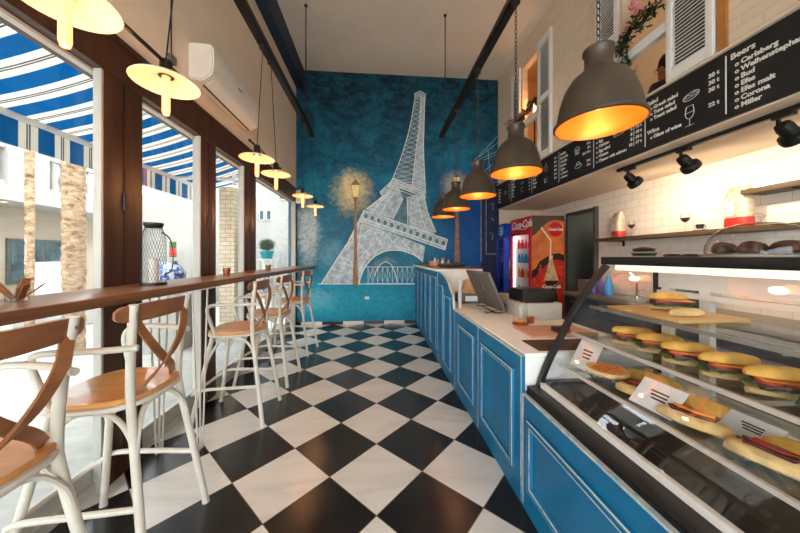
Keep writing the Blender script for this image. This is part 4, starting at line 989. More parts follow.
o = MB().box((1.15, 1.00, 1.0755), (1.46, 1.34, 1.0905), .004).obj('cutting_board', mat_wood('board_wood', rgb(206, 160, 96), rgb(228, 186, 124), 'X', .5)); tag(o, 'pale wooden cutting board on the top glass shelf', 'cutting board')
sandwich('filled sandwich standing on the pale wooden board on the top shelf', (1.335, 1.20, 1.0910), -.25, 21, .15, None)
b = MB(); loaf(b, (1.27, 1.075, 1.0965), .15, .06, .026, 9, flat=.2); o = b.obj('bread_half', M['bread_pale']); tag(o, 'plain bread half lying before the sandwich on the wooden board', 'bread'); o.rotation_euler.z = 0
ZD = .7705
def roll(label, loc, rz, seed, L_=.19, W_=.085):
    t = thing('filled_roll', label, 'roll', loc, 'open filled rolls on the lowest glass shelf', rz)
    b = MB(); loaf(b, (0, 0, .014), L_, W_, .030, seed, flat=.45); b.obj('bread', M['bread_pale'], t, world=False)
    b = MB(); sheet(b, L_ * .62, W_ * .50, .046, .008, seed, .004); b.obj('filling', M['meat'], t, world=False)
    b = MB(); sheet(b, L_ * .5, W_ * .30, .0525, .004, seed + 5, .004); b.obj('sauce', M['tomato'] if seed % 2 else M['cheese'], t, world=False)
    return t
f_ = thing('flatbread', 'round topped flatbread in a black wire basket on the lowest shelf', 'flatbread', (1.055, 1.23, .799))
b = MB(); b.lathe([(0, 0), (.075, 0), (.085, .010), (.080, .022), (.066, .018), (0, .017)], n=26)
for v in b.bm.verts: v.co += Vector((0, 0, .004)) * noise.noise(v.co * 60)
b.obj('crust', M['bread_pale'], f_, world=False)
b = MB()
for k in range(26): a = k * 2.4; r_ = .062 * math.sqrt(k / 26); b.ball((r_ * math.cos(a), r_ * math.sin(a), .021), .009, 6, (1.2, 1, .55), .3)
tp = b.obj('topping', M['cheese'], f_, world=False); tp['kind'] = 'stuff'
bk = thing('wire_basket', 'black wire basket stand under the round flatbread', 'basket', (1.055, 1.23, ZD))
b = MB()
for z, r_ in ((.026, .080), (.003, .06)): b.tube([(r_ * math.cos(q * PI / 12), r_ * math.sin(q * PI / 12), z) for q in range(24)], .0022, 5, closed=True)
for q in range(12): a = q * PI / 6; b.tube([(.06 * math.cos(a), .06 * math.sin(a), .003), (.08 * math.cos(a), .08 * math.sin(a), .026)], .0018, 5)
b.obj('wires', M['black'], bk, world=False)
RL = [('open filled roll next to the round flatbread on the lowest shelf', (1.06, 1.055), -1.15), ('open filled roll with dark filling in the middle of the lowest shelf', (1.05, .865), -1.2), ('open filled roll second from the round plate on the lowest shelf', (1.06, .675), -1.2)]
for k, (lab, (x, y), rz) in enumerate(RL): roll(lab, (x, y, ZD), rz, k + 31)
for k, (lab, (x, y)) in enumerate([('long pale roll behind the dark filled roll on the lowest shelf', (1.18, .93)), ('long pale roll behind the round plate on the lowest shelf', (1.18, .66)), ('long pale roll behind the round flatbread on the lowest shelf', (1.21, 1.16))]):
    b = MB(); loaf(b, (0, 0, .0155), .20, .075, .035, 50 + k, flat=.4); o = b.obj('bread_roll', M['bread'], loc='origin'); o.location = (x, y, ZD); o.rotation_euler.z = -1.2; tag(o, lab, 'bread roll', 'plain rolls on the lowest glass shelf')
pl = thing('cake_plate', 'round plate with a dark chocolate cake near the picture edge on the lowest shelf', 'plate', (1.05, .49, ZD))
MB().lathe([(0, 0), (.05, 0), (.085, .014), (.083, .018), (.05, .006), (0, .006)], n=28).obj('plate', M['bread_pale'], pl, world=False)
ck = MB().lathe([(0, .008), (.062, .008), (.062, .04), (.055, .046), (0, .047)], n=24).obj('chocolate_cake', M['choc'], loc='origin'); ck.location = (1.05, .49, ZD); tag(ck, 'dark round chocolate cake on the plate of the lowest shelf', 'cake')
def card(label, c, w, h, tilt, rz, txt=True):
    t = thing('price_card', label, 'card', c, 'paper cards in the display case', rz)
    R_m = Matrix.Rotation(tilt, 4, 'Y')
    b = MB(); b.box((-.001, -w / 2, 0), (.001, w / 2, h)); b.bm.transform(R_m); b.obj('sheet', M['paper'], t, world=False)
    b = MB()
    for k in range(3): b.box((-.002, -w * .22, h * (.62 - .12 * k)), (-.0012, w * (.20 - .05 * k), h * (.68 - .12 * k)))
    b.bm.transform(R_m); b.obj('print_lines', M['ink'], t, world=False)
card('white paper card with dark print leaning over the rolls on the lowest shelf', (1.00, .975, ZD), .15, .115, .75, .10)
card('pale paper card leaning behind the black end frame of the case', (1.02, 1.36, ZD), .13, .15, .55, .12)
card('white paper card beside the long pale rolls on the lowest shelf', (1.135, .80, ZD), .13, .08, .9, .05)

# ------------------------------------------------------------------ things on top of the case
ZK = 1.3335
cl = thing('cake_dome', 'low clear glass dome over brown pastries on top of the display case', 'glass dome', (1.43, .96, ZK + .0005))
MB().lathe([(0, 0), (.150, 0), (.158, .006), (.15, .010), (0, .008)], n=36).obj('plate', M['domeglass'], cl, world=False)
MB().lathe([(.142, .010), (.140, .040), (.128, .075), (.100, .105), (.055, .124), (.0, .130)], n=40).obj('dome', M['domeglass'], cl, world=False)
MB().lathe([(0, .128), (.010, .13), (.009, .138), (.018, .15), (.012, .162), (0, .165)], n=18).obj('knob', M['domeglass'], cl, world=False)
k_ = 0
for (dx, dy), lab in zip([(-.06, .06), (-.075, -.03), (0, -.085), (.02, .02), (.07, .075), (.075, -.03)], ['brown pastry under the glass dome at the menu side of the case', 'brown pastry under the glass dome facing the aisle', 'brown pastry under the glass dome closest to the picture edge', 'brown pastry in the middle under the glass dome', 'brown pastry at the back under the glass dome beside the tiled wall', 'brown pastry under the glass dome between the middle one and the tiled wall']):
    b = MB(); loaf(b, (0, 0, .012), .085, .058, .036, 70 + k_, flat=.3)
    o = b.obj('pastry', M['choc'], loc='origin'); o.location = (1.43 + dx, .96 + dy, ZK + .010); o.rotation_euler.z = k_ * 1.1; tag(o, lab, 'pastry', 'pastries under the dome'); k_ += 1
ds = thing('jam_dish', 'small stacked glass dishes with brown spread on top of the case near its black corner', 'dish', (1.40, 1.39, ZK))
MB().lathe([(0, 0), (.045, 0), (.055, .022), (.052, .022), (.042, .004), (0, .004)], n=22).lathe([(0, .022), (.042, .022), (.05, .044), (.047, .044), (.038, .026), (0, .026)], n=22).obj('bowls', M['domeglass'], ds, world=False)
MB().lathe([(0, .027), (.042, .028), (.046, .042), (.02, .050), (0, .052)], n=18).obj('spread', M['choc'], ds, world=False)
MB().lathe([(0, .005), (.042, .006), (.047, .018), (0, .020)], n=18).obj('relish', M['leaf'], ds, world=False)
for k, (x, y, lab) in enumerate([(1.45, 1.29, 'flat chocolate cookie beside the small stacked dishes on the case'), (1.49, 1.24, 'flat chocolate cookie between the other cookie and the glass dome')]):
    b = MB(); b.lathe([(0, 0), (.032, 0), (.036, .006), (.028, .013), (0, .015)], n=16); o = b.obj('cookie', M['choc'], loc='origin'); o.location = (x, y, ZK); tag(o, lab, 'cookie', 'cookies on the case')

# ------------------------------------------------------------------ things on the low counter
ZL = .8105
mo = thing('counter_screen', 'dark grey flat screen seen from behind, leaning on the low counter', 'screen', (1.13, 2.76, ZL))
th = math.atan2(-.16, .36); Rm = Matrix.Rotation(th, 4, 'Y')
def tilt(b): b.bm.transform(Matrix.Translation((1.145, 2.76, ZL + .03)) @ Rm); return b
tilt(MB().box((-.014, -.31, .0), (.012, .31, .385), .005)).obj('back_shell', M['grey'], mo)
tilt(MB().box((.012, -.30, .010), (.0145, .30, .375))).obj('display', M['board'], mo)
b = MB(); b.lathe([(0, 0), (.024, 0), (.024, .0015), (0, .0015)], (-.0145, -.02, .215), 24, Matrix.Rotation(-PI / 2, 4, 'Y')); lg = tilt(b).obj('round_emblem', M['steel'], mo)
b = MB(); b.text('hp', .034, Matrix(((0, 0, -1, -.0165), (-1, 0, 0, .0), (0, 1, 0, .207), (0, 0, 0, 1))), .0006, .0005, .25, 'CENTER'); tilt(b).obj('emblem_letters', M['black'], lg, smooth=False)
b = MB()
for s in (-.18, .18): b.tube(crom([(1.15, 2.76 + s, ZL + .05), (1.24, 2.76 + s, ZL + .07), (1.29, 2.76 + s, ZL + .007), (1.10, 2.76 + s, ZL + .006), (1.06, 2.76 + s, ZL + .02)], 5), .0055, 6)
b.tube([(1.10, 2.58, ZL + .006), (1.10, 2.94, ZL + .006)], .005, 6); b.obj('wire_stand', M['black'], mo)
b = MB().tube(crom([(1.12, 2.46, ZL + .055), (1.03, 2.46, ZL + .04), (1.0, 2.55, ZL + .005), (1.05, 2.66, ZL + .005)], 6), .003, 6).obj('screen_cable', M['cord']); tag(b, 'thin black cable looping under the grey counter screen', 'cable')
cl = thing('glass_cloche', 'tall narrow clear glass cloche with a brass base on the low counter', 'cloche', (1.105, 2.12, ZL))
MB().lathe([(0, 0), (.058, 0), (.060, .012), (.052, .018), (0, .018)], n=28).obj('base', M['copper'], cl, world=False)
MB().lathe([(.052, .018), (.052, .135), (.046, .165), (.030, .186), (.010, .195), (0, .196)], n=30).obj('dome', M['domeglass'], cl, world=False)
MB().ball((0, 0, .203), .008, 10).obj('knob', M['domeglass'], cl, world=False)
b = MB(); loaf(b, (0, 0, .004), .06, .05, .022, 4, flat=.1); o = b.obj('small_cake', M['cheese'], loc='origin'); o.location = (1.105, 2.12, ZL + .0185); tag(o, 'small orange cake under the tall glass cloche', 'cake')
o = lathe_thing('tealight_cup', [(0, 0), (.024, 0), (.032, .05), (.028, .05), (.022, .006), (0, .006)], M['copper'], (1.21, 2.16, ZL), 'small copper cup beside the glass cloche on the low counter', 'cup')
o = MB().box((1.0, 1.76, ZL), (1.46, 2.03, ZL + .014), .003).obj('serving_board', M['pinkwood']); tag(o, 'pink brown wooden serving board on the low counter', 'board')
mt = MB()
for k in range(11): mt.box((.90, 1.515 + k * .018, ZL), (1.32, 1.522 + k * .018, ZL + .006))
for k in range(12): mt.box((.90 + k * .037, 1.515, ZL), (.908 + k * .037, 1.703, ZL + .004))
o = mt.obj('grid_mat', mat('brown_mat', rgb(92, 66, 46), .7)); tag(o, 'brown woven grid mat at the case end of the low counter', 'mat')
o = MB().box((1.20, 1.80, ZL + .0145), (1.29, 1.88, ZL + .045), .004).obj('card_box', M['black']); tag(o, 'small black box with red front on the wooden serving board', 'box')
rb = MB().box((1.205, 1.798, ZL + .02), (1.285, 1.7995, ZL + .04)).obj('red_front', M['red'], o); rb['label'] = 'red front face'
o = MB().box((1.20, 2.27, ZL), (1.55, 2.62, ZL + .135), .004).obj('grey_riser', M['frame_grey']); tag(o, 'pale grey box riser behind the glass cloche', 'riser box')
o = MB().box((1.22, 2.30, ZL + .1355), (1.50, 2.56, ZL + .245), .012).obj('receipt_printer', M['black']); tag(o, 'black printer box on the pale grey riser', 'printer')
o = MB().box((.93, 3.12, ZL), (1.17, 3.34, ZL + .11), .004).obj('storage_box', M['grey']); tag(o, 'grey box with a white label below the tan paper bag', 'box')
lb = MB().box((.99, 3.1185, ZL + .025), (1.13, 3.1198, ZL + .085)).obj('paper_label', M['paper'], o); lb['label'] = 'white paper label'
b = MB(); b.lathe([(0, 0), (.10, 0), (.105, .03), (.07, .06), (.055, .10), (.05, .14), (.03, .155), (0, .157)], n=20)
for v in b.bm.verts: v.co += Vector((.012, .012, .006)) * noise.noise(v.co * 25)
o = b.obj('paper_bag', M['cardboard'], loc='origin'); o.location = (1.06, 3.23, ZL + .111); tag(o, 'crumpled tan paper bag on the grey box behind the screen', 'bag')
o = lathe_thing('ceramic_jar', [(0, 0), (.055, 0), (.065, .06), (.06, .12), (.05, .125), (.05, .02), (0, .02)], M['bagfoil'], (1.38, 3.02, ZL), 'beige jar standing behind the grey counter screen', 'jar')
# on the high counter
ZH = 1.1865
o = MB().box((.95, 4.02, ZH), (1.28, 4.40, ZH + .045), .02).obj('folded_cloth', M['black']); tag(o, 'folded black cloth bundle on the high counter', 'cloth')
for k, (x, y, h, m) in enumerate([(.98, 4.75, .13, 'matte_white'), (1.05, 4.83, .11, 'bread_pale'), (1.10, 4.72, .12, 'matte_white'), (1.16, 4.86, .14, 'copper'), (1.22, 4.78, .10, 'bread_pale')]):
    o = lathe_thing('small_bottle', [(0, 0), (.022, 0), (.024, h * .6), (.01, h * .78), (.01, h), (0, h)], M[m], (x, y, ZH), ['white small bottle at the aisle end of the bottle row on the high counter', 'cream small bottle second from the aisle in the high counter bottle row', 'white small bottle in the middle of the high counter bottle row', 'copper small bottle second from the fridge side of the bottle row', 'cream small bottle at the fridge end of the high counter bottle row'][k], 'bottle', 14, 'small bottles on the high counter')
o = MB().box((.86, 4.55, ZH), (.95, 4.68, ZH + .08), .005).obj('napkin_box', M['cardboard']); tag(o, 'small tan napkin box beside the bottles on the high counter', 'box')

# ------------------------------------------------------------------ drinks fridges
def TX(x, y, z): return Matrix(((0, 0, -1, x), (-1, 0, 0, y), (0, 1, 0, z), (0, 0, 0, 1)))      # reads on a face looking to -x
def TY(x, y, z): return Matrix(((1, 0, 0, x), (0, 0, -1, y), (0, 1, 0, z), (0, 0, 0, 1)))       # reads on a face looking to -y
FR = thing('drinks_fridge', 'tall red drinks fridge with white script lettering beside the dark doorway', 'fridge', (2.9, 4.99, 0))
x0, x1, y0, y1, zt = 2.62, 3.19, 4.63, 5.35, 2.035
b = MB(); b.box((x0, y0, .05), (x1, y0 + .03, zt)); b.box((x0, y1 - .03, .05), (x1, y1, zt)); b.box((x1 - .03, y0 + .03, .05), (x1, y1 - .03, zt)); b.box((x0, y0 + .03, zt - .27), (x1 - .03, y1 - .03, zt)); b.box((x0, y0 + .03, .05), (x1 - .03, y1 - .03, .25))
for x in (x0 + .05, x1 - .05):
    for y in (y0 + .05, y1 - .05): b.cyl((x, y, 0), .02, .05, 10)
b.obj('cabinet', M['red'], FR)
b = MB(); b.box((x0 + .03, y0 + .03, .25), (x1 - .03, y0 + .035, zt - .27)); b.box((x0 + .03, y1 - .035, .25), (x1 - .03, y1 - .03, zt - .27)); b.box((x1 - .035, y0 + .035, .25), (x1 - .03, y1 - .035, zt - .27)); b.obj('liner', M['white'], FR)
b = MB(); b.box((x0 - .03, y0, .25), (x0 - .002, y0 + .05, zt - .27)); b.box((x0 - .03, y1 - .05, .25), (x0 - .002, y1, zt - .27)); b.box((x0 - .03, y0 + .05, .25), (x0 - .002, y1 - .05, .30)); b.box((x0 - .03, y0 + .05, zt - .31), (x0 - .002, y1 - .05, zt - .27)); dr = b.obj('door', M['red'], FR)
MB().box((x0 - .018, y0 + .05, .30), (x0 - .012, y1 - .05, zt - .31)).obj('door_glass', M['glass'], dr)
MB().tube([(x0 - .03, y1 - .03, .9), (x0 - .06, y1 - .03, .92), (x0 - .06, y1 - .03, 1.28), (x0 - .03, y1 - .03, 1.30)], .009, 6).obj('door_handle', M['chrome'], dr)
MB().box((x0 + .06, y0 + .06, zt - .29), (x0 + .12, y1 - .06, zt - .275)).box((x0 + .01, y1 - .062, .3), (x0 + .03, y1 - .045, zt - .32)).obj('light_tube', M['fridge_light'], FR)
for z in (.62, .95, 1.22, 1.48): MB().box((x0 + .04, y0 + .036, z - .008), (x1 - .04, y1 - .036, z)).obj('wire_shelf', M['matte_white'], FR)
MB().box((x0 - .025, y0 + .004, zt - .262), (x0 - .001, y1 - .004, zt - .006), .006).obj('header_sign', M['red'], FR)
MB().text('Coca-Cola', .185, TX(x0 - .026, y1 - .035, zt - .18), .001, .005, .32, sp=.9).ribbon(crom([(x0 - .027, y1 - .05, zt - .20), (x0 - .027, y1 - .20, zt - .185), (x0 - .027, y0 + .20, zt - .215), (x0 - .027, y0 + .06, zt - .18)], 6), .012, .002, (0, 0, 1)).obj('script_lettering', M['white'], FR, smooth=False)
gm = {'f_or': mat('print_orange', rgb(226, 120, 54), .4, var=.25, scale=3), 'f_drk': mat('print_dark', rgb(34, 18, 18), .4), 'f_red': mat('print_red', rgb(206, 40, 22), .4, var=.2, scale=6), 'f_dot': mat('print_cherry', rgb(232, 74, 40), .35, var=.15), 'f_bot': mat('print_bottle_glass', rgb(206, 180, 130), .3, var=.25, scale=10), 'f_cola': mat('print_cola', rgb(62, 24, 16), .3, var=.25, scale=8), 'f_str': mat('print_straw', rgb(240, 226, 200), .4)}
SG = []
def flat(pts, d): b = MB(); b.f(b.vs([(x0 + u * (x1 - x0), y0 - d, v) for u, v in pts])); return b
panel = flat([(0, .06), (1, .06), (1, zt - .003), (0, zt - .003)], .0015).obj('side_graphic', gm['f_or'], FR, fixn=False); panel['label'] = 'printed side panel with a bottle and straw'
flat([(.0, zt - .003), (1., zt - .003), (1, 1.93), (.85, 1.96), (.7, 1.965), (.55, 1.94), (.4, 1.88), (.25, 1.80), (.12, 1.72), (0, 1.68)], .0020).obj('dark_top', M['shade'], panel, fixn=False)
flat([(0, .06), (1, .06), (1, 1.30), (.85, 1.34), (.62, 1.33), (.45, 1.28), (.22, 1.22), (.10, 1.12), (0, 1.10)], .0020).obj('red_field', gm['f_red'], panel, fixn=False)
flat([(0, 1.10), (.12, 1.14), (.24, 1.26), (.45, 1.33), (.62, 1.38), (.85, 1.40), (1, 1.36), (1, 1.25), (.85, 1.29), (.62, 1.27), (.45, 1.20), (.26, 1.10), (.12, 1.0), (0, .96)], .0024).obj('dark_ribbon', gm['f_drk'], panel, fixn=False)
b = MB(); r = random.Random(4)
for k in range(90):
    u, v = r.uniform(.04, .96), r.uniform(.45, 1.18)
    if .38 < u < .82 and v < 1.3: continue
    b.f(b.vs([(x0 + u * (x1 - x0) + .022 * math.cos(q * PI / 4), y0 - .0028, v + .022 * math.sin(q * PI / 4)) for q in range(8)]))
dt = b.obj('cherry_dots', gm['f_dot'], panel, fixn=False); dt['kind'] = 'stuff'
bt = [(.40, .40), (.80, .40), (.83, .62), (.77, .78), (.82, .95), (.72, 1.12), (.655, 1.24), (.645, 1.36), (.535, 1.36), (.525, 1.24), (.47, 1.12), (.38, .95), (.43, .78), (.37, .62)]
flat(bt, .0030).obj('printed_bottle', gm['f_bot'], panel, fixn=False)
flat([(.41, .41), (.79, .41), (.82, .62), (.76, .78), (.805, .93), (.395, .93), (.44, .78), (.38, .62)], .0034).obj('printed_cola', gm['f_cola'], panel, fixn=False)
flat([(.555, 1.30), (.59, 1.30), (.60, 1.62), (.30, 1.845), (.265, 1.825), (.565, 1.605)], .0036).obj('printed_straw', gm['f_str'], panel, fixn=False)
b = MB(); cx, cz = x0 + .73 * (x1 - x0), 1.80; b.f(b.vs([(cx + .125 * math.cos(q * PI / 16), y0 - .0038, cz + .125 * math.sin(q * PI / 16)) for q in range(32)])); b.obj('red_disc', M['red'], panel, fixn=False)
MB().text('Coca-Cola', .066, TY(cx, y0 - .0044, cz - .018), .0006, .002, .3, 'CENTER', .9).text('Coca-Cola', .085, TY(x0 + .60 * (x1 - x0), y0 - .0044, .80), .0006, .0025, .3, 'CENTER', .9).obj('disc_lettering', M['white'], panel, smooth=False)
cm = [M['red'], M['soapblue'], M['leaf'], M['cheese'], M['teal'], M['black']]
for si, z in enumerate((.251, .621, .951, 1.221, 1.481)):
    for q in range(5):
        m = cm[[1, 2, 3, 1, 0][si] if q % 2 == 0 else [2, 2, 0, 4, 0][si]]; yy = y0 + .10 + q * .128
        o = lathe_thing('drink_bottle', [(0, 0), (.030, 0), (.031, .10), (.012, .155), (.013, .175), (0, .176)], m, (x0 + .09, yy, z), ['%s bottle on the red fridge %s shelf, %s' % (['blue', 'green', 'orange', 'cyan', 'red'][si] if q % 2 == 0 else ['green', 'green', 'red', 'teal', 'red'][si], ['bottom', 'second', 'middle', 'fourth', 'top'][si], ['by the printed side', 'second from printed side', 'mid row', 'second from blue fridge', 'by the blue fridge'][q])][0], 'bottle', 12, 'bottles in the red fridge')
FB = thing('drinks_fridge', 'blue drinks fridge with a cyan oval sign, half hidden behind the red fridge', 'fridge', (2.77, 5.53, 0))
x0, x1, y0, y1, zt = 2.49, 3.05, 5.37, 5.69, 1.985
b = MB(); b.box((x0, y0, .05), (x1, y0 + .03, zt), .004); b.box((x0, y1 - .03, .05), (x1, y1, zt)); b.box((x1 - .03, y0 + .03, .05), (x1, y1 - .03, zt)); b.box((x0, y0 + .03, zt - .27), (x1 - .03, y1 - .03, zt)); b.box((x0, y0 + .03, .05), (x1 - .03, y1 - .03, .25))
for x in (x0 + .05, x1 - .05):
    for y in (y0 + .05, y1 - .05): b.cyl((x, y, 0), .02, .05, 10)
b.obj('cabinet', M['blue_enamel'], FB)
b = MB(); b.box((x0 - .028, y0, .25), (x0 - .002, y0 + .035, zt - .27)); b.box((x0 - .028, y1 - .035, .25), (x0 - .002, y1, zt - .27)); b.box((x0 - .028, y0 + .035, .25), (x0 - .002, y1 - .035, .29)); b.box((x0 - .028, y0 + .035, zt - .30), (x0 - .002, y1 - .035, zt - .27)); dr = b.obj('door', M['blue_enamel'], FB)
MB().box((x0 - .016, y0 + .035, .29), (x0 - .010, y1 - .035, zt - .30)).obj('door_glass', M['glass'], dr)
b = MB(); b.lathe([(0, 0), (.11, 0), (.11, .006), (0, .006)], (x0 - .002, 5.53, zt - .135), 28, Matrix.Rotation(-PI / 2, 4, 'Y') @ Matrix.Diagonal((1, 1.25, 1, 1))); b.obj('oval_sign', M['cyan'], FB)
b = MB(); b.ribbon(crom([(x0 - .010, 5.58, zt - .09), (x0 - .010, 5.51, zt - .08), (x0 - .010, 5.48, zt - .12), (x0 - .010, 5.54, zt - .14), (x0 - .010, 5.47, zt - .16), (x0 - .010, 5.50, zt - .20), (x0 - .010, 5.58, zt - .19)], 5), .02, .002, (0, .3, 1)); b.obj('white_squiggle', M['white'], FB)
for z in (.62, .95, 1.25, 1.5): MB().box((x0 + .03, y0 + .032, z - .008), (x1 - .04, y1 - .032, z)).obj('wire_shelf', M['steel'], FB)
for si, z in enumerate((.951, 1.251, 1.501)):
    for q in range(4): lathe_thing('drink_can', [(0, 0), (.027, 0), (.030, .008), (.030, .108), (.025, .116), (0, .116)], cm[(si + q) % 2 * 5], (x0 + .08, y0 + .065 + q * .063, z), '%s drink can on the %s shelf of the blue fridge, %s' % ('black' if (si + q) % 2 else 'red', ['middle', 'fourth', 'top'][si], ['next to the red fridge', 'second from the red fridge', 'third from the red fridge', 'closest to the mural'][q]), 'can', 12, 'cans in the blue fridge')

# ------------------------------------------------------------------ back counter with sink, along the tiled wall
BC = thing('back_counter', 'low kitchen counter with a grey worktop along the white tiled wall', 'counter', (3.1, 2.7, 0))
b = MB(); b.box((2.80, .2, .08), (3.44, 4.05, .78)); b.box((2.86, .2, 0), (3.44, 4.05, .08)); b.obj('cabinet', M['greydoor'], BC)
for k in range(6): d = MB().box((2.782, .23 + k * .635, .11), (2.799, .23 + k * .635 + .60, .76), .003).obj('door', M['navy'], BC); MB().tube([(2.782, .70 + k * .635, .70), (2.765, .70 + k * .635, .70), (2.765, .52 + k * .635, .70), (2.782, .52 + k * .635, .70)], .006, 6).obj('handle', M['steel'], d)
MB().box((2.77, .18, .781), (3.44, 4.07, .815), .003).obj('worktop', mat('grey_worktop', rgb(128, 116, 104), .4, var=.15, scale=20), BC)
MB().box((2.90, 2.95, .8155), (3.34, 3.45, .824), .004).box((2.93, 2.98, .820), (3.31, 3.42, .826)).obj('sink', M['steel'], BC)
b = MB(); b.cyl((3.20, 3.27, .8265), .024, .03).tube(crom([(3.20, 3.27, .85), (3.20, 3.27, 1.02), (3.18, 3.29, 1.10), (3.12, 3.35, 1.135), (3.05, 3.41, 1.10), (3.035, 3.425, 1.04)], 6), .012, 8).tube([(3.20, 3.27, .90), (3.26, 3.22, .93)], .007, 6); b.obj('faucet', M['chrome'], BC)
def soap(label, x, y, h, r_, m, cap):
    t = thing('soap_bottle', label, 'bottle', (x, y, .8155), 'cleaning bottles by the sink')
    MB().lathe([(0, 0), (r_, 0), (r_ * 1.05, h * .55), (r_ * .5, h * .78), (r_ * .35, h * .84), (0, h * .84)], n=16).obj('bottle_body', M[m], t, world=False); MB().lathe([(0, h * .84), (r_ * .42, h * .84), (r_ * .36, h), (0, h)], n=14).obj('cap', M[cap], t, world=False)
soap('violet cleaning bottle by the sink behind the display case', 3.05, 3.78, .19, .045, 'soapviolet', 'soapviolet'); soap('slim violet bottle with a red cap between the two other cleaning bottles', 3.06, 3.67, .25, .034, 'soapviolet', 'red'); soap('tall blue dish soap bottle closest to the faucet', 3.05, 3.53, .27, .05, 'soapblue', 'soapblue')
o = MB().box((3.0, 3.86, .8155), (3.40, 4.04, 1.0), .01).obj('appliance', M['steel']); tag(o, 'pale steel appliance at the doorway end of the back counter', 'appliance')
o = MB().box((3.20, 2.62, .8155), (3.43, 2.86, 1.22), .01).obj('coffee_machine', M['black']); tag(o, 'tall black machine on the back counter beyond the display case', 'machine')

# ------------------------------------------------------------------ wall shelves and what stands on them
def shelf(label, ya, yb, z):
    t = thing('wall_shelf', label, 'shelf', (3.33, (ya + yb) / 2, z - .04)); MB().box((3.22, ya, z - .042), (3.449, yb, z), .002).obj('board', M['shelf_wood'], t)
    for y in (ya + .3, yb - .3): MB().box((3.43, y - .01, z - .12), (3.449, y + .01, z - .042)).box((3.26, y - .01, z - .054), (3.449, y + .01, z - .042)).obj('bracket', M['black'], t)
shelf('dark wooden wall shelf holding the red and white coffee bags', 1.2, 4.02, 1.600)
shelf('short dark wooden wall shelf above the tall coffee bag', 1.2, 2.28, 1.925)
def coffee_bag(label, y, h, w):
    t = thing('coffee_bag', label, 'bag', (3.32, y, 1.601), 'coffee bags on the wall shelf', -.35)
    def sect(z): k = 1 if z < h * .75 else 1 - .55 * (z - h * .75) / (h * .25); return k
    def body(b, za, zb, grow, n=10):
        rings = []
        for i in range(n + 1):
            z = za + (zb - za) * i / n; d = .062 * sect(z) * (1.0 if z > .02 else .92) + grow; ww = w / 2 * (1 + .04 * math.sin(z * 40)) + grow; r = []
            for k in range(16):
                a = 2 * PI * k / 16; p = Vector((d * math.copysign(abs(math.cos(a)) ** .6, math.cos(a)), ww * math.copysign(abs(math.sin(a)) ** .6, math.sin(a)), z)); p += Vector((.008, .006, 0)) * noise.noise(p * 22 + Vector((y, 0, 0))) * (1 if z > h * .35 else .2); r.append(b.bm.verts.new(p))
            rings.append(r)
        for A, B in zip(rings, rings[1:]):
            for k in range(16): b.f([A[k], A[(k + 1) % 16], B[(k + 1) % 16], B[k]])
        b.f(rings[0][::-1]); b.f(rings[-1]); return b
    body(MB(), 0, h, 0).obj('pouch', M['bagfoil'], t, world=False); body(MB(), .004, h * .24, .002, 5).obj('red_band', M['redbag'], t, world=False)
    b = MB(); b.mi = 0; b.f(b.vs([(-.068, -w * .22, h * .30), (-.068, w * .20, h * .28), (-.066, w * .26, h * .62), (-.055, w * .05, h * .86), (-.064, -w * .18, h * .66)])); b.obj('white_front_print', M['paper'], t, world=False, fixn=False)
coffee_bag('smaller coffee bag with a red bottom band at the doorway end of the wall shelf', 3.67, .34, .19)
coffee_bag('taller crumpled coffee bag with a red bottom band above the cake dome', 2.36, .38, .21)
def wine(label, y):
    t = thing('wine_glass', label, 'glass', (3.30, y, 1.6005), 'wine glasses on the wall shelf')
    MB().lathe([(0, 0), (.034, 0), (.034, .003), (.005, .008), (.004, .09), (.012, .10), (.036, .125), (.042, .155), (.038, .20), (.036, .20), (.040, .155), (.034, .127), (.010, .103), (0, .101)], n=24).obj('bowl_and_stem', M['domeglass'], t, world=False)
    MB().lathe([(0, .1035), (.010, .105), (.0325, .128), (.0385, .152), (0, .152)], n=20).obj('dark_beans', M['choc'], t, world=False)
wine('stemmed glass of dark beans beside the smaller coffee bag', 3.45); wine('stemmed glass of dark beans beside the small black cup', 2.80)
cs = thing('espresso_cup', 'small black espresso cup on a pale saucer on the wall shelf', 'cup', (3.30, 2.66, 1.6005))
MB().lathe([(0, 0), (.03, 0), (.06, .012), (.058, .015), (.03, .006), (0, .006)], n=24).obj('saucer', M['matte_white'], cs, world=False)
MB().lathe([(0, .007), (.022, .007), (.034, .065), (.031, .065), (.02, .012), (0, .012)], n=20).tube(crom([(0, -.03, .05), (0, -.05, .045), (0, -.045, .025), (0, -.026, .02)], 5), .004, 6).obj('cup', M['black'], cs, world=False)

# ------------------------------------------------------------------ outside the windows
struct(MB().box((-16, -8, -.12), (-1.66, 12, -.02)).obj('pavement', M['paving'], loc='origin'))
struct(MB().box((-1.665, YF, -.12), (XL - .05, YB, .0)).obj('trim_9', M['stone'], loc='origin'))
AW = thing('awning', 'blue and white striped canvas awning outside the windows', 'awning', (-2.4, 1.8, 2.2))
ya, yb = -2.4, 5.35; XA, ZA = -3.0, 2.52
def canvas(i, j): x = -1.74 + (XA + 1.74) * i; return (x, ya + (yb - ya) * j, 3.00 + (ZA - 3.00) * i - .05 * math.sin(PI * i))
b = MB().grid(canvas, 10, 60); b.grid(lambda i, j: (lambda p: (p[0], p[1], p[2] + .004))(canvas(i, j)), 10, 60); b.obj('canopy', M['awning'], AW, fixn=False)
b = MB().grid(lambda i, j: (XA - .03 - .004 * math.sin(j * 90), ya + (yb - ya) * j, ZA - .02 - .235 * i), 4, 120); b.grid(lambda i, j: (XA - .026 - .004 * math.sin(j * 90), ya + (yb - ya) * j, ZA - .02 - .235 * i), 4, 120); b.obj('valance', M['awning'], AW, fixn=False)
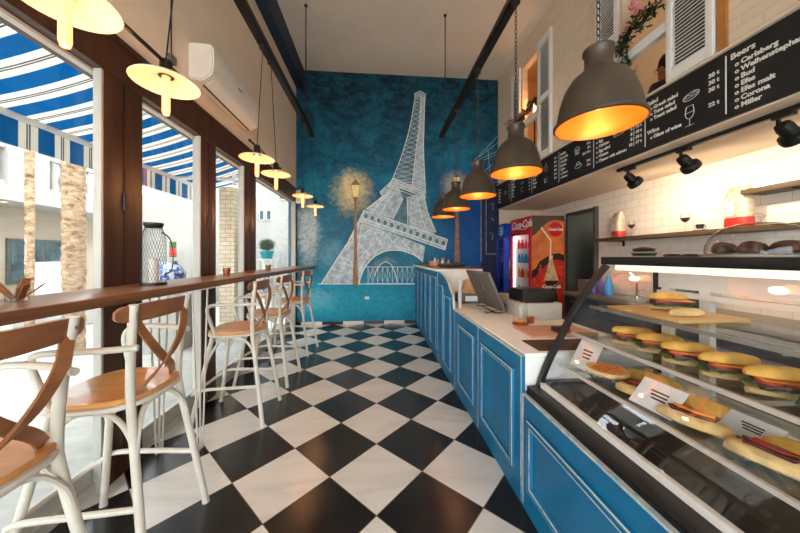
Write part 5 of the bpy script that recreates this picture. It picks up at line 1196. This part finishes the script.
MB().box((XA - .035, ya, ZA - .03), (XA + .03, yb, ZA + .015), .006).obj('front_bar', M['matte_white'], AW)
for y in (-1.0, 4.5):
    b = MB(); b.tube([(-1.75, y, 2.80), (-2.35, y + .45, 2.62), (XA, y, ZA - .01)], .028, 8); b.tube([(-2.35, y + .45, 2.53), (-2.35, y + .45, 2.70)], .035, 10); b.obj('folding_arm', M['matte_white'], AW)
MB().box((-1.80, ya, 2.95), (-1.68, yb, 3.10), .01).obj('cassette', M['matte_white'], AW)

A = thing('house', 'white two-storey house across the street with a baluster balcony and dark shop window', 'house', (-9.5, 3.5, -.02))
MB().box((-11, -6, -.02), (-8.0, 8.9, 2.42)).obj('ground_floor', M['beige_out'], A)
MB().box((-11, -6, 2.42), (-7.0, 8.9, 2.72)).obj('balcony_slab', M['plaster_out'], A)
MB().box((-11, -6, 2.72), (-8.3, 8.9, 7.0)).obj('upper_floor', M['plaster_out'], A)
b = MB(); xx = -7.12
b.box((xx - .06, -6, 3.42), (xx + .06, 8.9, 3.50)); b.box((xx - .05, -6, 2.72), (xx + .05, 8.9, 2.80))
for y in (2.2, 4.3, 6.4, 8.5): b.box((xx - .10, y - .35, 2.72), (xx + .10, y + .35, 3.50))
b.obj('balcony_rail', M['plaster_out'], A)
y = 2.7
while y < 8.1:
    if all(abs(y - q) > .42 for q in (4.3, 6.4)): MB().lathe([(.05, 2.80), (.035, 2.86), (.065, 3.02), (.03, 3.24), (.05, 3.42)], (xx, y, 0), 8).obj('baluster', M['plaster_out'], A)
    y += .2
for k, y in enumerate((-1.5, 1.5, 4.8, 7.2)):
    f = MB().box((-8.31, y - .45, 2.80), (-8.26, y + .45, 4.7)).obj('upper_window', M['frame_grey'], A); MB().box((-8.27, y - .38, 2.86), (-8.25, y + .38, 4.62)).obj('glazing', M['darkglass'], f)
for y0, y1 in ((4.6, 6.0), (6.85, 8.2)):
    f = MB().box((-8.02, y0, .74), (-7.96, y1, 1.74)).obj('shop_window', M['greydoor'], A)
    MB().box((-7.965, y0 + .06, .80), (-7.95, (y0 + y1) / 2 - .03, 1.68)).obj('glazing', M['darkglass'], f); MB().box((-7.965, (y0 + y1) / 2 + .03, .80), (-7.95, y1 - .06, 1.68)).obj('glazing', M['darkglass'], f)
H2 = thing('house', 'plain white house closing the street end, with small square windows', 'house', (-4.5, 9.5, -.02))
MB().box((-7.0, 9.0, -.02), (-1.0, 11, 7.5)).obj('walls', M['plaster_out'], H2)
for x, z, w_, h_ in ((-3.47, 2.6, .10, .26), (-3.26, 2.6, .10, .26), (-2.78, 3.35, .34, .5), (-4.15, 2.9, .2, .5), (-5.6, 3.6, .5, .7)):
    f = MB().box((x - w_ / 2 - .03, 8.97, z - h_ / 2 - .03), (x + w_ / 2 + .03, 9.0, z + h_ / 2 + .03)).obj('small_window', M['frame_grey'], H2); MB().box((x - w_ / 2, 8.962, z - h_ / 2), (x + w_ / 2, 8.971, z + h_ / 2)).obj('glazing', M['darkglass'], f)
b = MB(); b.box((-3.2, 8.4, 1.5), (-1.2, 8.45, 1.55)); b.box((-3.2, 8.4, 1.0), (-1.2, 8.45, 1.04))
for k in range(16): b.box((-3.2 + k * .13, 8.41, 1.04), (-3.185 + k * .13, 8.44, 1.5))
b.box((-3.2, 8.3, -.02), (-1.2, 8.9, 1.0)); o = b.obj('terrace_railing', M['plaster_out']); tag(o, 'white terrace wall with thin railing before the street-end house', 'railing')
o = MB().box((-2.62, 5.0, -.02), (-2.38, 5.3, 2.50)).obj('stone_pillar', M['stone']); tag(o, 'beige stacked stone pillar outside the third glass bay', 'pillar')
o = MB().box((-5.35, 7.78, -.02), (-4.45, 8.2, .65)).box((-5.23, 7.78, .64), (-5.17, 7.80, 1.4)).obj('notice_post', M['plaster_out']); tag(o, 'low white wall with a small sign outside the second bay', 'wall')
sg = MB().box((-5.27, 7.74, 1.36), (-5.13, 7.78, 1.56)).obj('red_notice', M['redbag'], o); sg['label'] = 'red notice'
MB().box((-5.28, 7.76, 1.33), (-5.12, 7.778, 1.72)).obj('notice_backing', M['leaf'], o)
def palm(label, x, y, r_, seed):
    b = MB(); n = 60; z = -.02; rings = []
    for i in range(n + 1):
        z = -.02 + 5.2 * i / n; R = r_ * (1 + .12 * (i % 2) + .10 * noise.noise(Vector((seed, z * 2, 0))))
        rings.append(b.vs([(x + R * math.cos(2 * PI * k / 14) * (1 + .1 * noise.noise(Vector((k, z * 5, seed)))), y + R * math.sin(2 * PI * k / 14), z) for k in range(14)]))
    for p, q in zip(rings, rings[1:]):
        for k in range(14): b.f([p[k], p[(k + 1) % 14], q[(k + 1) % 14], q[k]])
    b.f(rings[-1]); t = thing('palm_tree', label, 'palm tree', (x, y, -.02)); b.obj('trunk', M['bark'], t)
    b = MB()
    for k in range(14):
        a = 2 * PI * k / 14; P = crom([(x, y, 5.15), (x + math.cos(a) * .4, y + math.sin(a) * .4, 5.6), (x + math.cos(a) * .8, y + math.sin(a) * .8, 5.45), (x + math.cos(a) * 1.0, y + math.sin(a) * 1.0, 4.95)], 5); b.ribbon(P, [.05, .12, .2, .25, .28, .3, .3, .3, .28, .26, .24, .2, .16, .12, .08, .03][:len(P)], .006, (-math.sin(a), math.cos(a), .3))
    b.obj('fronds', M['leaf'], t)
palm('thick pale palm trunk outside the first glass bay, left of the brown double post', -4.36, 4.5, .115, 1)
palm('thin palm trunk further across the street, beside the shop window', -5.60, 5.10, .05, 5)
o = MB().box((-7.4, 6.65, -.02), (-7.05, 7.2, 1.22), .02).obj('white_cabinet', M['white']); tag(o, 'white cabinet standing on the pavement before the house window', 'cabinet')
fb_ = thing('flower_box', 'low white planter of mixed flowers across the street', 'planter', (-5.9, 5.9, -.02))
MB().box((-6.2, 5.4, -.02), (-5.7, 6.6, .45), .02).obj('box', M['plaster_out'], fb_)
b = MB(); r = random.Random(9)
for k in range(60): b.ball((r.uniform(-6.15, -5.75), r.uniform(5.45, 6.55), r.uniform(.45, .62)), r.uniform(.03, .06), 6); b.mi = r.choice([0, 0, 0, 1, 2])
fl = b.obj('flowers', [M['leaf'], M['tomato'], M['pink']], fb_); fl['kind'] = 'stuff'
PP = thing('potted_plant', 'round green shrub in a turquoise pot on a painted stand outside the far bay', 'plant', (-2.05, 5.55, -.02))
MB().lathe([(0, 1.30), (.10, 1.30), (.135, 1.44), (.12, 1.44), (.09, 1.33), (0, 1.33)], (-2.05, 5.55, 0), 22).obj('pot', M['teal'], PP)
b = MB(); r = random.Random(2)
for k in range(420):
    d = Vector((r.gauss(0, 1), r.gauss(0, 1), r.gauss(0, 1))).normalized(); c = Vector((-2.05, 5.55, 1.56)) + Vector((d.x, d.y, d.z * .8)) * .155 * r.uniform(.75, 1.05); u = d.orthogonal().normalized(); w_ = d.cross(u); a = r.uniform(0, 6.3); e = u * math.cos(a) + w_ * math.sin(a); e2 = (d.cross(e) + d * r.uniform(-.4, .4)) * .4; b.f(b.vs([c, c + e * .02 + e2 * .02, c + e * .045, c + e * .02 - e2 * .02]))
b.ball((-2.05, 5.55, 1.56), .125, 10, (1, 1, .8)); lf = b.obj('foliage', M['leaf'], PP, fixn=False, smooth=False); lf['kind'] = 'stuff'
b = MB()
for x in (-2.17, -1.93):
    for y in (5.43, 5.67): b.box((x - .015, y - .015, -.02), (x + .015, y + .015, 1.28))
b.box((-2.2, 5.40, 1.27), (-1.90, 5.70, 1.30)); b.box((-2.18, 5.42, .6), (-1.92, 5.68, .62)); b.obj('stand', M['matte_white'], PP)
bc = bpy.data.materials.new('blue_white_glaze'); t = NT(bc); t.bsdf(t.ramp(t.noise(t.co(), 16, 4), [(.46, rgb(56, 92, 160)), (.54, rgb(196, 200, 204))]), .25)
o = MB().box((-3.3, 4.24, -.02), (-2.8, 4.74, .78), .01).obj('plinth', M['plaster_out']); tag(o, 'pale plinth outside carrying the blue and white vase', 'plinth')
MB().lathe([(0, .62), (.07, .62), (.11, .75), (.09, .90), (.05, .95), (.06, 1.0), (0, 1.0)], (-2.05, 5.55, 0), 20).obj('stand_vase', bc, PP)
vz = lathe_thing('porcelain_vase', [(0, 0), (.09, 0), (.12, .10), (.19, .22), (.20, .32), (.13, .42), (.09, .46), (.10, .49), (0, .49)], bc, (-3.05, 4.49, .7805), 'blue and white porcelain vase on the plinth outside behind the wire lantern', 'vase', 24)

# ------------------------------------------------------------------ light: sky, sun, the room's lamps, added fills for passage and loft
w = bpy.data.worlds.new('sky'); sc.world = w; w.use_nodes = True
bg = w.node_tree.nodes['Background']; bg.inputs[0].default_value = (.86, .93, 1.0, 1); bg.inputs[1].default_value = 4.2
def light(name, kind, loc, energy, color, parent=None, **kw):
    d = bpy.data.lights.new(name, kind); d.energy = energy; d.color = color
    for k, v in kw.items(): setattr(d, k, v)
    o = bpy.data.objects.new(name, d); COL.objects.link(o); o.location = loc; return o
s = light('sun', 'SUN', (0, 0, 8), 1.2, (1, .95, .86), angle=.03); s.rotation_euler = Vector((-.75, .55, -.62)).to_track_quat('-Z', 'Y').to_euler()
for k, y in enumerate((1.25, 2.04, 2.84, 3.64, 4.36)): light('bell_lamp_light', 'POINT', (1.03, y, 1.985), .85, (1, .62, .30), shadow_soft_size=.03)
for k, y in enumerate((1.01, 1.455, 2.50, 2.96, 3.99, 4.80)): light('disc_lamp_light', 'POINT', (-1.005, y, 1.955), 2.0, (1, .44, .14), shadow_soft_size=.02)
for (x, y, z) in LIGHTS:
    o = light('spot_light', 'SPOT', (x + .03, y, z - .0), 14, (1, .80, .58), spot_size=2.5, spot_blend=.9, shadow_soft_size=.04); o.rotation_euler = Vector((.62, .25, -.40)).to_track_quat('-Z', 'Y').to_euler()
light('passage_fill_light', 'POINT', (XT + .55, 4.55, 2.0), 1.6, (1, .9, .75), shadow_soft_size=.06)  # added fill without a fixture, lifts the dark doorway
light('loft_fill_light', 'POINT', (3.9, 2.4, 4.3), 5, (1, .84, .64), shadow_soft_size=.1)  # added fill without a fixture, brightens the room behind the openings
light('candle_light', 'POINT', (2.72, 4.62, 3.92), 3.5, (1, .42, .12), shadow_soft_size=.04)

# ------------------------------------------------------------------ camera and look
cam = bpy.data.cameras.new('camera'); co_ = bpy.data.objects.new('camera', cam); COL.objects.link(co_); sc.camera = co_
co_.location = (0, 0, 1.333); co_.rotation_euler = (PI / 2, 0, -.082)
cam.sensor_width = 36; cam.lens = 285.45 / 800 * 36; cam.shift_y = -(266.5 - 256.88) / 800; cam.clip_start = .02
vs_ = sc.view_settings; sc.display_settings.display_device = 'sRGB'
vs_.view_transform = 'Standard'; vs_.look = 'None'; vs_.gamma = 1; vs_.use_curve_mapping = False; vs_.exposure = 1.25
sc.cycles.use_denoising = True; sc.cycles.max_bounces = 10; sc.cycles.transparent_max_bounces = 24; sc.cycles.diffuse_bounces = 5
sc.cycles.sample_clamp_indirect = 6; sc.cycles.blur_glossy = .5; sc.cycles.caustics_reflective = False
